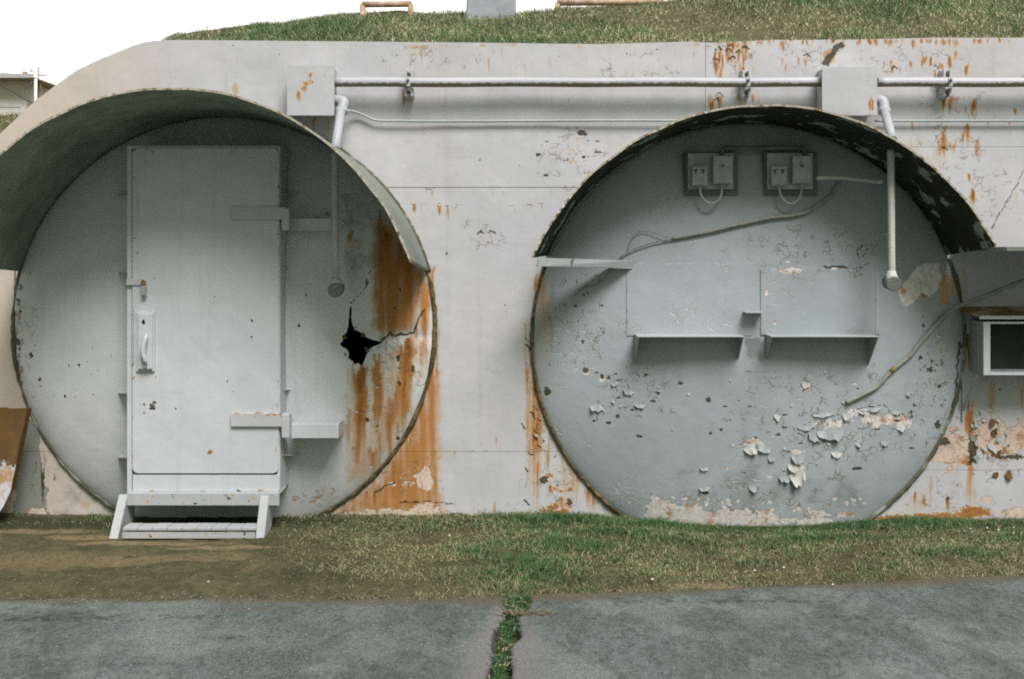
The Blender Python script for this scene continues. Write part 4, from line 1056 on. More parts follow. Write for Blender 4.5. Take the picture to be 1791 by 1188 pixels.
fbox("hasp_staple", 248, 252, 490, 498, DF + 0.001, DF + 0.026, M_brass, hs, 0.002)
pad = empty("padlock", W(250.5, 503, DF + .03), "small brass shackled padlock hanging on the door hasp", "padlock")
fbox("lock_case", 246.5, 255, 500, 517, DF + .016, DF + .036, M_lock, pad, 0.004)
cx = 250.8
tube("shackle", smooth_path([W(247.8, 502, DF + .026), W(247.6, 494, DF + .028), W(250.8, 490, DF + .028), W(254.2, 494, DF + .028), W(253.8, 502, DF + .026)], 5), 0.0042, M_brass, pad, seg=8)

M_steps = painted('steps_paint', (0.40, 0.425, 0.435), (0.49, 0.51, 0.515), streak=0.6, tick=0.8, chip_auto=0.02)
# ------------------------------------------------------------------ steps
st = empty("door_steps", (-1.8, -0.5, 0), "low white painted steel steps in front of the steel door", "steps")
ws_ = Wear()
for _ in range(110): ws_.blob(R_.uniform(190, 490), R_.uniform(860, 950), R_.uniform(2, 6), R_.uniform(1.5, 4), R_.uniform(.4, .8), R_.choice([0, 2]), .7, .2)
worn_box("platform_front", 221, 488, 865, 884, 0.42, 0.445, M_steps, st, ws_, res=0.015)
a = W(221, 863, .445); b = W(488, 863, .445)
box("platform_top", a.x, b.x, -.444, -.24, a.z - .012, a.z - 0.001, M_steps, st, 0.002)
for (ut, ub, side) in ((215, 197.5, -1), (462.5, 454, 1)):
    xt = W(ut, 866, .45).x; xb = W(ub, 947, .594).x
    w2 = 0.024
    ztop = W(0, 866, .45).z; 
    prism("stringer", [(xt - w2, -.447, ztop), (xt + w2, -.447, ztop), (xb + w2, -.60, 0.0), (xb - w2, -.60, 0.0)], (0, 0.022, 0), M_steps, st, 0.003)
    xs = xt - side * 0.0 + (w2 - .008 if side < 0 else w2 - .008)
    prism("stringer_side", [(xs, -.43, ztop + .005), (xs, -.27, ztop - .02), (xs, -.36, 0.03), (xs + (xb - xt), -.575, 0.0)], (0.007, 0, 0), M_steps, st)
x0 = W(213, 0, .60).x; x1 = W(447, 0, .60).x
zt = 0.074
nb = 9
for i in range(nb):     # tread planks running front to back
    xa = x0 + (x1 - x0) * i / nb; xb = x0 + (x1 - x0) * (i + 1) / nb - 0.0025
    box("tread_slat", xa, xb, -.585, -.47, zt - .016, zt - 0.002 + 0.0015 * R_.uniform(-1, 1), M_steps, st, 0.002)
worn_box("tread_front", 214, 446, 931.5, 942, .586, .594, M_steps, st, ws_, res=0.015)

# ------------------------------------------------------------------ junction boxes and pipework
wb = Wear()
for _ in range(16):
    t = R_.random(); wb.drip(520 + 26 * t + R_.uniform(-4, 6), 165 - 42 * t + R_.uniform(-4, 8), 165 - 42 * t + R_.uniform(8, 22), R_.uniform(1.5, 3), R_.uniform(.8, 1.2))
wb.drip(568, 130, 142, 2, .6)
for _ in range(10): wb.drip(R_.uniform(1520, 1530), R_.uniform(168, 185), R_.uniform(190, 204), 2.5, R_.uniform(.6, 1))
wb.line([(1437, 199), (1534, 202)], 2, .5, 0)
def jbox(u0, u1, v0, v1, label):
    dj = 0.17
    c = W((u0 + u1) / 2, v1, dj)
    jb = empty("junction_box", (c.x, -dj / 2, c.z), label, "junction box", "square junction boxes on the long pipe")
    worn_box("cover", u0, u1, v0, v1, dj - 0.014, dj, M_fit, jb, wb, res=0.010, radius=0.006)
    fbox("case", u0 + 2, u1 - 2, v0 + 2, v1 - 2, 0.0, dj - 0.016, M_fit, jb, 0.004)
    return jb
jbox(502, 584.5, 115, 202, "square pale box with a rust smear, above the hood over the door")
jbox(1438, 1534, 117, 202, "square clean pale box, partly rusted at its lower right corner, above the right hood")

def long_pipe(u0, u1, label, clamps):
    d = 0.10
    a = W(u0, 144, d); b = W(u1, 144, d)
    root = empty("wall_pipe", a, label, "pipe", "thick horizontal pipe lengths along the bunker wall")
    n = max(2, int((b.x - a.x) / 0.05))
    pts = [a + (b - a) * i / n + Vector((0, 0, 0.0015 * math.sin(i * .37))) for i in range(n + 1)]
    tube("pipe_run", pts, 0.0285, M_pipe, root, seg=20)
    for u in clamps:
        p = W(u, 144, d)
        cl = empty_child = box("pipe_clamp", p.x - .011, p.x + .011, -0.135, -0.131, p.z - .028, p.z + .028, M_fit, root, 0.001)
        box("clamp_foot", p.x - .026, p.x - .012, -0.09, 0.0, p.z + .031, p.z + .075, M_fit, cl, 0.003)
        box("clamp_foot", p.x + .010, p.x + .024, -0.09, 0.0, p.z + .031, p.z + .075, M_fit, cl, 0.003)
        box("clamp_foot", p.x - .026, p.x - .012, -0.09, 0.0, p.z - .082, p.z - .031, M_fit, cl, 0.003)
        box("clamp_foot", p.x + .010, p.x + .024, -0.09, 0.0, p.z - .082, p.z - .031, M_fit, cl, 0.003)
        tube("bolt", [(p.x - .002, -.095, p.z + .05), (p.x - .002, -.06, p.z + .05)], 0.010, M_bolt, cl, seg=8)
        tube("bolt", [(p.x - .002, -.137, p.z + .004), (p.x - .002, -.150, p.z + .004)], 0.008, M_bolt, cl, seg=6)
        tube("bolt", [(p.x - .002, -.095, p.z - .055), (p.x - .002, -.05, p.z - .055)], 0.009, M_bolt, cl, seg=8)
        # bearing pad behind the pipe
        box("clamp_pad", p.x - .022, p.x + .022, -.02, 0.0, p.z - .09, p.z + .085, M_fit, cl, 0.003)
long_pipe(586, 1437, "thick white wall pipe between the two square junction boxes", (715, 1307))
long_pipe(1535, 2440, "thick white wall pipe running right from the right junction box", (1659,))

c1 = smooth_path([W(600, 196, .12), W(612, 194, .06), W(628, 198, .035), W(645, 206, .03), W(662, 211, .03), W(700, 211.5, .03)], 8) + [W(u, 211.5 + 0.6 * math.sin(u * .01), .03) for u in range(730, 1240, 20)]
props(tube("thin_conduit", c1, 0.0078, M_fit_grey, seg=10), "thin pale conduit running from the left drop pipe's elbow to the right hood", "conduit")
c2 = [W(u, 211.5, .03) for u in range(1530, 2440, 20)]
props(tube("thin_conduit", c2, 0.0078, M_fit_grey, seg=10), "thin pale conduit continuing right of the right junction box", "conduit")

def drop_pipe(uj, sgn, ptop, pelb, phood, uin, vin0, vcap, din, label, lower_mat):
    root = empty("drop_pipe", W(uin, vcap, din), label, "drop pipe")
    tube("elbow", smooth_path([W(uj, 176, .11), W(ptop[0] - 6, 176, .13), W(ptop[0], 180, .14), W(pelb[0], pelb[1], .16)], 6), 0.032, M_pvc, root, seg=16)
    a = W(pelb[0], pelb[1] - 4, .16)
    tube("collar", [W(pelb[0] + .5, pelb[1] - 4, .155), W(pelb[0], pelb[1] + 2, .165)], 0.036, M_pvc, root, seg=16)
    b = W(phood[0], phood[1], din)
    tube("upper_pipe", [a, a + (b - a) * .5, b], 0.0265, M_pvc, root, seg=16)
    t0 = W(uin, vin0, din); t1 = W(uin + 1.5, vcap - 12, din)
    n = 24
    tube("lower_pipe", [t0 + (t1 - t0) * i / n for i in range(n + 1)], 0.0205, lower_mat, root, seg=14, wobble=0.02)
    tube("socket", [t1 + Vector((0, 0, .03)), t1 - Vector((0, 0, .006)), t1 - Vector((0, 0, .03))], [0.022, 0.034, 0.040], lower_mat, root, seg=16)
    c = W(uin + 2, vcap, din)
    tube("end_cap", [c + Vector((0, .05, .004)), c + Vector((0, -.03, -.004)), c + Vector((0, -.034, -.005))], [0.042, 0.043, 0.038], M_capgrey, root, seg=22)
M_capgrey = simple('pipe_cap_grey', (0.20, 0.22, 0.20), 0.7, 0.25, 20)
M_drop = simple("aged_pipe_paint", (0.56, 0.555, 0.53), 0.6, 0.2, 10, col2=(0.46, 0.44, 0.37), thr=(0.55, 0.7))
drop_pipe(585, -1, (601, 178), (597, 196), (586.5, 262), 586, 262, 506, .45, "white then grey drop pipe passing through the hood beside the door", M_drop)
drop_pipe(1534, 1, (1545, 178), (1547, 196), (1561, 245), 1558, 262, 495, .42, "white then grey drop pipe under the right hood beside the peeled patch", M_drop)

# ------------------------------------------------------------------ switch sets under the right hood
def switch_set(u, label):
    root = empty("switch_set", on_cap(u + 45, 300, dR), label, "switch box", "paired switch boxes on boards under the right hood")
    d0 = float(-on_cap(u + 45, 340, dR).y)
    B = d0 + .012
    fbox("back_board", u, u + 94, 266, 342, d0 - .10, B, M_board, root, 0.003)
    fbox("mount_board", u + 6, u + 86, 268, 331, B + .0005, B + .022, M_sw, root, 0.003)
    s = fbox("small_box", u + 13, u + 41, 290, 325, B + .0225, B + .065, M_sw, root, 0.005)
    fbox("box_lid", u + 14, u + 40, 291, 323.5, B + .0655, B + .073, M_sw, s, 0.003)
    for du in (20, 33):
        fbox("slot", u + du - 3, u + du + 3, 296.5, 299, B + .0725, B + .0755, M_bolt, s, 0.0008)
        fbox("slot", u + du - 1.4, u + du + 1.4, 299.6, 303.5, B + .0725, B + .0755, M_bolt, s, 0.0008)
    l = fbox("large_box", u + 50, u + 84, 272, 321, B + .0225, B + .075, M_sw, root, 0.005)
    fbox("box_lid", u + 51, u + 83, 273, 319.5, B + .0755, B + .084, M_sw, l, 0.003)
    tube("knob", [W(u + 67, 290, B + .084), W(u + 67, 290, B + .094)], 0.010, M_board, l, seg=12)
    tube("gland", [W(u + 66, 320, B + .045), W(u + 66, 327, B + .045)], 0.012, M_sw, l, seg=10)
    pts = [W(u + 27, 324, B + .045), W(u + 27.5, 333, B + .05), W(u + 31, 345, B + .055), W(u + 39, 353.5, B + .058), W(u + 48, 356, B + .058), W(u + 57, 352, B + .055), W(u + 64, 342, B + .05), W(u + 66, 326, B + .045)]
    tube("loop_cable", smooth_path(pts, 6), 0.0068, M_fit_grey, root, seg=8)
    return B
switch_set(1197, "left pair of switch boxes on a square board with a looped cable below")
B2 = switch_set(1336, "right pair of switch boxes on a square board with a looped cable below")
lk = smooth_path([W(1263, 276, B2 + .03), W(1263, 266, B2 + .03), W(1265, 261, B2 + .03), W(1275, 259.5, B2 + .03), W(1330, 259, B2 + .03), W(1395, 258.5, B2 + .03), W(1405, 260, B2 + .03), W(1408, 266, B2 + .03), W(1408, 276, B2 + .03)], 5)
props(tube("link_conduit", lk, 0.013, M_board, seg=10), "short horizontal conduit joining the tops of the two switch sets", "conduit")
cd = smooth_path([W(1428, 312, .30), W(1460, 311, .30), W(1500, 314, .30), W(1530, 318, .34), W(1545, 318, .38)], 6)
props(tube("side_conduit", cd, 0.011, M_sw, seg=10), "conduit from the right switch set towards the drop pipe", "conduit")

# cables
def cable(pts, r, fn, label, name="cable", off=0.014, mat=M_cable, smooth_n=7):
    P = [on_cap(u, v, fn, off) if len(q) == 0 else W(u, v, q[0]) for u, v, *q in pts]
    return props(tube(name, smooth_path(P, smooth_n), r, mat, seg=10, wobble=0.03), label, "cable")
cable([(1011, 514), (1016, 508), (1026, 502), (1042, 498), (1053, 492), (1063, 482), (1070, 470), (1082, 453), (1102, 439), (1140, 425), (1178, 417)], 0.0042, dR, "thin loose end of cable curling down beneath the angle bar", off=0.02)
cable([(1100, 437), (1102, 424), (1110, 411), (1122, 404.5), (1135, 405), (1148, 409), (1166, 415), (1185, 416)], 0.0026, dR, "very thin stray wire looping above the cable on the right end", off=0.022)
cable([(1176, 417), (1216, 410), (1250, 403), (1279, 396), (1315, 388), (1349, 381), (1388, 377), (1413, 370), (1438, 354), (1455, 339), (1464, 325), (1468, 314)], 0.0095, dR, "thick grey cable sagging across the right end below the switch boxes", off=0.018)
cable([(1481, 704), (1494, 698), (1508, 691), (1534, 676), (1557, 651), (1575, 636), (1594, 620), (1605, 605), (1624, 583), (1643, 562), (1660, 546, .09), (1676, 536, .10), (1700, 527, .12), (1719, 520, .14), (1745, 509, .15), (1769, 499, .16), (1791, 491, .17), (1840, 478, .18), (1900, 470, .18)], 0.0125, dR, "stiff grey cable with a yellow tape band rising right from the peeled paint", off=0.016)
bpy.data.objects[-1] if False else None
tp = [on_cap(1557, 651, dR, .016), on_cap(1566, 643, dR, .016)]
tape = tube("tape_band", tp, 0.0145, M_tape, None, seg=12)
cab = [o for o in COL.objects if o.name.startswith("cable") and "yellow" in o.get("label", "")][0]
adopt(tape, cab)

# ------------------------------------------------------------------ right-hand ledge and vent box
led = empty("flat_ledge", W(1850, 440, .2), "rusty edged flat steel ledge jutting from the wall right of the right hood", "ledge")
a = W(1727, 436, .50); 
ledge_pts = [(W(1664, 0, 0.0).x, 0.02), (2.66, -.50), (2.72, -.62), (5.4, -.72), (5.4, 0.02)]
prism("ledge_plate", [(x, y, 1.625) for x, y in ledge_pts], (0, 0, -0.022), M_hood_out, led)

M_cavity = simple('cavity_shade', (0.045, 0.05, 0.038), 0.9, 0.3, 6)  # darkness inside the box, put into the back panel's colour
vb = empty("vent_box", W(1780, 655, .1), "open fronted grey steel box on brackets at the right edge", "vent box")
d1 = 0.21
xl = W(1720, 0, d1).x; xr = xl + .75; zt_ = W(0, 563, d1).z; zb = W(0, 655, d1).z
t_ = 0.012
box("side_panel", xl, xl + t_, -d1, 0, zb, zt_, M_fit_grey, vb, 0.002)
box("side_panel", xr - t_, xr, -d1, 0, zb, zt_, M_fit_grey, vb, 0.002)
box("top_panel", xl + t_ + .001, xr - t_ - .001, -d1, 0, zt_ - t_, zt_, M_fit_grey, vb, 0.002)
box("bottom_panel", xl + t_ + .001, xr - t_ - .001, -d1, 0, zb, zb + t_, M_fit_grey, vb, 0.002)
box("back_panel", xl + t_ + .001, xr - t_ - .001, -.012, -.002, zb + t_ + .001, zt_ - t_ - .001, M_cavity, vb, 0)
fr = 0.036
box("face_frame", xl - .004, xl + fr, -d1 - .012, -d1 - .001, zb - .004, zt_ + .002, M_door, vb, 0.002)
box("face_frame", xl + fr + .001, xr, -d1 - .012, -d1 - .001, zb - .004, zb + .012, M_door, vb, 0.002)
box("face_frame", xl + fr + .001, xr, -d1 - .012, -d1 - .001, zt_ - .012, zt_ + .002, M_door, vb, 0.002)
fl0 = W(1714, 553, .235)
M_rtop = simple("rusty_box_top", (0.30, 0.19, 0.08), 0.9, 0.3, 8, col2=(0.40, 0.36, 0.28), thr=(0.5, 0.6))
prism("lid", [(xl - .035, -.235, fl0.z), (xr + .03, -.235, fl0.z), (xr + .03, -.003, fl0.z + .045), (xl - .075, -.003, fl0.z + .045)], (0, 0, -.012), M_rtop, vb, 0.002)
box("lid_lip", xl - .036, xr + .03, -.243, -.236, fl0.z - .018, fl0.z + .001, M_door, vb, 0.002)
for xx in (xl - .05, xl + .55):
    box("support_strut", xx, xx + .012, -.018, -.004, zb - .30, zb - .001, M_fit_grey, vb, 0.002)
    prism("support_brace", [(xx + .02, -.18, zb - .005), (xx + .032, -.18, zb - .005), (xx + .014, -.019, zb - .24), (xx + .002, -.019, zb - .24)], (0, .014, 0), M_fit_grey, vb)

# ------------------------------------------------------------------ leaning rusty plate at the left
lpn = empty("rusty_plate", W(-60, 903, .25), "brown rusted steel plate with flaking pale paint at the left edge", "steel plate")
dpt = 0.22
pl = [W(-160, 706, dpt), W(-100, 712, dpt), W(10, 713, dpt), W(18, 715, dpt), W(48, 714, dpt), W(42, 740, dpt), W(30, 800, dpt + .03), W(18, 860, dpt + .05), W(6, 886, dpt + .06), W(-8, 905, dpt + .07), W(-160, 907, dpt + .07)]
prism("plate_sheet", pl, (0, .008, 0), M_plate, lpn, 0.0015)
prism("plate_flange", [W(46.5, 716, dpt - .009), W(48, 716, dpt - .009), W(18, 861, dpt + .04), W(16.5, 861, dpt + .04)], (0, .06, 0), M_rust, lpn)

# ------------------------------------------------------------------ lifted paint flakes (parts of the right cap and the wall)
def flake(u, v, size, fn, parent, mat, curl=0.5, ang=None, aspect=1.0):
    c = on_cap(u, v, fn, 0.001) if fn else W(u, v, .004)
    n = 7; size *= .8; curl *= .75; bm = bmesh.new()
    ang = R_.uniform(0, 6.28) if ang is None else ang      # direction (in XZ) that lifts off
    ca, sa = math.cos(ang), math.sin(ang)
    ring = []
    pts2 = []
    for k in range(n):
        t = 2 * math.pi * k / n; r = size * R_.uniform(.45, 1.25)
        pts2.append((r * math.cos(t), r * math.sin(t) * aspect))
    def lift(p, q):
        s = (p + size) / (2 * size)
        return Vector((c.x + p * ca - q * sa, c.y - 0.001 - curl * size * s * s * 1.3, c.z + p * sa + q * ca))
    cv = bm.verts.new(lift(0, 0))
    ring = [bm.verts.new(lift(*p)) for p in pts2]
    mids = [bm.verts.new(lift(p[0] * .55, p[1] * .55)) for p in pts2]
    for k in range(n):
        bm.faces.new((cv, mids[k], mids[(k + 1) % n])); bm.faces.new((mids[k], ring[k], ring[(k + 1) % n], mids[(k + 1) % n]))
    me = bpy.data.meshes.new("paint_flake"); bm.to_mesh(me); bm.free()
    return link_mesh("paint_flake", me, mat, parent)
UP = math.pi / 2
def curl_sheet(u, v, wu, hv, out, mat, tilt=0.0):
    # a strip of paint wu x hv photo pixels, hanging on at its top edge, its lower edge rolled forward
    c = on_cap(u, v, dR, .001); nx, ny = 8, 4
    w_, h_ = wu * .0034, hv * .0034
    top = [R_.uniform(-.16, .16) for _ in range(nx + 1)]; bot = [R_.uniform(-.35, .35) for _ in range(nx + 1)]
    bm = bmesh.new(); V_ = []
    for j in range(ny + 1):
        t = j / ny; row = []
        for i in range(nx + 1):
            q = i / nx - .5; e = 1 - abs(q * 2) ** 3 * .55
            x = q * w_ * (1 - .12 * t); z = -(t * h_) * e + (top[i] * (1 - t) + bot[i] * t) * h_ * .5
            y = -(out * .72 * t ** 1.6 * (1 + .5 * math.sin(i * 1.3 + u)) + .0015)
            row.append(bm.verts.new((c.x + x * math.cos(tilt) - z * math.sin(tilt), c.y + y, c.z + x * math.sin(tilt) + z * math.cos(tilt))))
        V_.append(row)
    for j in range(ny):
        for i in range(nx): bm.faces.new((V_[j][i], V_[j + 1][i], V_[j + 1][i + 1], V_[j][i + 1]))
    me = bpy.data.meshes.new("paint_flake"); bm.to_mesh(me); bm.free()
    return link_mesh("paint_flake", me, mat, capR)
for u, v, wu, hv, out, m_, ti in ((1452, 749, 52, 22, .022, M_flake_g, .08), (1428, 758, 30, 14, .016, M_flake_g, -.3), (1393, 826, 30, 24, .026, M_flake, .1), (1372, 832, 22, 12, .014, M_flake_g, .2), (1396, 795, 26, 16, .016, M_flake_g, 0), (1388, 812, 22, 14, .018, M_flake, -.1),
                                  (1310, 778, 26, 20, .020, M_flake, .6), (1335, 780, 30, 12, .014, M_flake_g, -.4), (1318, 848, 20, 12, .014, M_flake_g, .3), (1463, 790, 20, 10, .012, M_flake, -.3), (1575, 742, 22, 12, .016, M_flake, .5), (1482, 722, 18, 14, .012, M_flake, 0),
                                  (1410, 744, 34, 8, .010, M_flake_g, .1), (1440, 722, 40, 8, .010, M_flake_g, .1), (1520, 712, 44, 8, .010, M_flake_g, -.05), (1566, 716, 26, 9, .010, M_flake_g, -.4), (1044, 708, 26, 12, .014, M_flake_g, .15), (1100, 682, 22, 9, .010, M_flake_g, -.2),
                                  (1120, 706, 22, 8, .010, M_flake_g, .1), (1076, 668, 16, 8, .008, M_flake_g, .3), (1360, 724, 14, 12, .012, M_flake, 0), (1410, 668, 16, 12, .012, M_flake, -.3), (1232, 852, 20, 7, .010, M_flake_g, .1), (1232, 818, 16, 6, .008, M_flake_g, 0),
                                  (1500, 772, 14, 10, .012, M_flake_g, .4), (1548, 770, 16, 10, .010, M_flake_g, -.3), (1588, 684, 14, 10, .012, M_flake_g, .2), (1420, 470, 10, 5, .006, M_flake_g, 0), (1632, 640, 14, 8, .010, M_flake_g, 1.2), (1636, 590, 16, 8, .010, M_flake_g, 1.3),
                                  (1645, 700, 16, 8, .010, M_flake_g, 1.1), (1508, 716, 16, 9, .012, M_flake, .2), (1350, 800, 14, 8, .010, M_flake_g, -.2), (1480, 700, 14, 7, .010, M_flake_g, .3)):
    wr.ops and curl_sheet(u, v, wu, hv, out, m_, ti)
big = [] and [(1393, 837, 15, M_flake, -UP, .7), (1382, 832, 10, M_flake, -2.2, .6), (1456, 760, 17, M_flake_g, -UP, .9), (1436, 764, 12, M_flake_g, -UP, .6), (1470, 757, 11, M_flake_g, -1.2, .7), (1307, 787, 11, M_flake, -2.2, .8), (1329, 783, 12, M_flake_g, -1, .7),
       (1392, 797, 13, M_flake_g, -UP, .7), (1384, 815, 11, M_flake_g, -UP, .6), (1365, 838, 9, M_flake, -UP, .6), (1319, 857, 9, M_flake, -UP, .7), (1360, 729, 8, M_flake, -UP, .7), (1410, 676, 9, M_flake, -2, .7), (1480, 730, 8, M_flake, -UP, .9),
       (1508, 780, 7, M_flake, -UP, .8), (1463, 795, 9, M_flake, -1.3, .8), (1577, 747, 10, M_flake, -.9, .8), (1475, 780, 6, M_flake_g, 1.2, .6), (1545, 774, 6, M_flake_g, -UP, .6), (1412, 720, 6, M_flake_g, -UP, .7), (1436, 697, 6, M_flake_g, 1, .7), (1555, 697, 7, M_flake, -.6, .6),
       (1586, 690, 7, M_flake_g, -1, .7), (1050, 661, 7, M_flake, -UP, .7), (1043, 712, 8, M_flake_g, -UP, .8), (1120, 711, 7, M_flake_g, UP, .7), (1232, 859, 8, M_flake, UP, .6), (1100, 683, 7, M_flake_g, -UP, .6), (1060, 715, 6, M_flake, -UP, .6), (1590, 488, 10, M_flake, -2.4, .4), (1580, 527, 11, M_flake, -UP, .4)]
for u, v, s, m_, an, cu in big: flake(u, v, s * 0.0034, dR, capR, m_, cu, an, R_.uniform(.6, 1))
for _ in range(24):
    u = R_.gauss(1430, 95); v = R_.gauss(740, 55)
    if 640 < v < 880 and math.hypot(u - 1308, v - 594) < 350: flake(u, v, R_.uniform(2.5, 6) * .0034, dR, capR, R_.choice([M_flake, M_flake_g, M_flake_g, M_flake_g]), R_.uniform(.4, .8), R_.gauss(-UP, .9), R_.uniform(.5, 1))
for _ in range(16):
    u = R_.gauss(1095, 42); v = R_.gauss(690, 32)
    if math.hypot(u - 1308, v - 594) < 350: flake(u, v, R_.uniform(2, 5) * .0034, dR, capR, M_flake_g, R_.uniform(.4, .9), R_.gauss(-UP, .9), R_.uniform(.4, 1))
for _ in range(22): flake(R_.gauss(1630, 12), R_.uniform(560, 800), R_.uniform(2, 5) * .0034, dR, capR, M_flake_g, R_.uniform(.5, .9), R_.uniform(0, 6), .7)
for _ in range(22): flake(R_.uniform(1010, 1170), R_.uniform(860, 890) if False else R_.uniform(500, 640), R_.uniform(1.5, 3) * .0034, dR, capR, M_flake_g, .6, None, .6)
for _ in range(26): flake(R_.gauss(1745, 26), R_.gauss(775, 26), R_.uniform(4, 11) * .0034, None, bunker, R_.choice([M_flake, M_flake_g, M_rust]), R_.uniform(.6, 1), R_.gauss(-UP, 1), R_.uniform(.5, 1))
for _ in range(0): flake(R_.gauss(1000, 30), R_.gauss(275, 26), R_.uniform(3, 5) * .0034, None, bunker, M_wall, R_.uniform(.4, .7), R_.gauss(-UP, .7), R_.uniform(.5, 1))
for _ in range(20): flake(R_.uniform(935, 985), R_.uniform(640, 890), R_.uniform(2, 5) * .0034, None, bunker, M_flake_g, R_.uniform(.5, .9), R_.uniform(0, 6), .7)
for _ in range(16): flake(R_.uniform(600, 735), R_.uniform(645, 850), R_.uniform(1.5, 4) * .0034, dL, capL, M_flake_g, R_.uniform(.5, .9), R_.uniform(0, 6), .7)

# ------------------------------------------------------------------ mound on the roof
def wall_top_z(x):
    u = CU + x * F / D
    v = np.interp(u, [p[0] for p in top_px], [p[1] for p in top_px])
    return EYE - (v - CV) * D / F
def mound_h(x, y):
    zw = wall_top_z(x) - 0.05
    u = CU + x * F / (D + 2.6)
    vr = np.interp(u, [-600, -200, 0, 60, 150, 262, 300, 345, 400, 500, 600, 700, 800, 850, 1000, 1150, 1300, 1791, 2400], [560, 330, 200, 200, 150, 90, 66, 55, 47, 40, 24, 20, 26, 26, 18, 6, -14, -30, -40])
    zr = EYE - (vr - CV) * (D + 2.6) / F
    t = np.clip((y - 0.2) / 2.4, 0, 1)
    z = zw + (zr - zw) * (t) ** 1.15
    z = z - np.clip(y - 2.8, 0, 20) * 0.22
    z = z + (0.07 * (fbm(x * 2.2, y * 2.2, 91, 3) - 0.5) + 0.03 * (fbm(x * 8, y * 8, 92, 2) - .5)) * np.clip((y - .1) * 2, 0, 1)
    return np.maximum(z, -0.2)
me, X, Y = grid_mesh("mound", -8.5, 6.2, 0.24, 9.0, 0.05, mound_h)
set_color(me, "wear", np.stack([X * 0 + .0, X * 0 + .55, 0.7 * (fbm(X * 1.5, Y * 1.5, 93, 3)), X * 0 + 1], 1))
props(link_mesh("mound", me, M_soil), kind="structure")

# ------------------------------------------------------------------ grass
def blades(name, x, y, z, h, w, lean, col, label=None):
    n = len(x)
    ang = rng.uniform(0, 2 * math.pi, n); la = rng.uniform(0, 2 * math.pi, n)
    dx, dy = np.cos(ang) * w / 2, np.sin(ang) * w / 2
    lx, ly = np.cos(la) * lean * h, np.sin(la) * lean * h
    b0 = np.stack([x - dx, y - dy, z], 1); b1 = np.stack([x + dx, y + dy, z], 1)
    m0 = np.stack([x - dx * .8 + lx * .35, y - dy * .8 + ly * .35, z + h * .55], 1); m1 = np.stack([x + dx * .8 + lx * .35, y + dy * .8 + ly * .35, z + h * .55], 1)
    t = np.stack([x + lx, y + ly, z + h * (1 - 0.25 * np.minimum(lean, 1.5))], 1)
    V = np.stack([b0, b1, m1, m0, t], 1).reshape(-1, 3)
    k = np.arange(n)[:, None] * 5
    loops = np.concatenate([k + 0, k + 1, k + 2, k + 3, k + 3, k + 2, k + 4], 1).ravel()
    sizes = np.tile([4, 3], n)
    me = np_mesh(name, V, loops, sizes)
    rgba = np.concatenate([np.repeat(col, 5, axis=0), np.ones((n * 5, 1))], 1)
    set_color(me, "tint", rgba)
    return props(link_mesh(name, me, M_blade), kind="stuff", label=label)

GREEN = np.array([0.042, 0.105, 0.036]); GREEN2 = np.array([0.115, 0.205, 0.085]); STRAW = np.array([0.40, 0.345, 0.215]); DULL = np.array([0.17, 0.21, 0.095])
def tint(g, n):
    k = rng.random(n)[:, None]; g = g[:, None]
    gr_ = GREEN * (1 - k) + GREEN2 * k
    st_ = np.where(rng.random(n)[:, None] < 0.45, DULL, STRAW) * (0.7 + 0.5 * rng.random(n)[:, None])
    pick = rng.random(n)[:, None] < (0.24 + 0.76 * g)
    return np.where(pick, gr_, st_)
# lawn blades
n = 230000
x = rng.uniform(-3.6, 3.7, n); y = rng.uniform(-1.72, -0.0, n)
keep = (y > edge_y(x) - 0.035 + .10 * (fbm(x * 6, x * 0 + 3, 5, 4) - .5) + .05 * rng.random(n) ** 2) & (rng.random(n) < lawn_density(x, y) * np.clip(0.25 + 3.2 * (fbm(x * 4, y * 6, 44, 4) - 0.40) + .6 * green_amount(x, y), 0.06, 1.1) + 0.002)
# nothing inside the steps or the domes
rL = 1 - ((x - CAP_L[0]) ** 2 + (0.02 - CAP_L[1]) ** 2) / CAP_L[2] ** 2; rR = 1 - ((x - CAP_R[0]) ** 2 + (0.02 - CAP_R[1]) ** 2) / CAP_R[2] ** 2
keep &= ~((-y) < np.maximum(0, 0.02 + .23 * np.clip(rL, 0, 1) ** .72)) & ~((-y) < np.maximum(0, 0.02 + .19 * np.clip(rR, 0, 1) ** .72))
keep &= ~((x > -2.25) & (x < -1.38) & (y > -.61))
x, y = x[keep], y[keep]; n = len(x); g = green_amount(x, y)
h = (1 - .55 * np.exp(-((x - 1.5) / .7) ** 2 - ((-y - .1) / .3) ** 2)) * rng.uniform(.008, .024, n) * (1 + 1.7 * g) * (0.5 + 1.1 * fbm(x * 6, y * 6, 45, 3)); lean = rng.uniform(.3, 2.2, n) * (1 - .5 * g)
blades("grass", x, y, lawn_h(x, y) - .003, h, rng.uniform(.002, .0042, n), lean, np.where((lawn_density(x, y) < .3)[:, None], .45, 1.0) * tint(g, n) * (0.62 + 0.7 * fbm(x * 3, y * 5, 46, 3))[:, None], "short half dry lawn grass along the foot of the bunker wall")
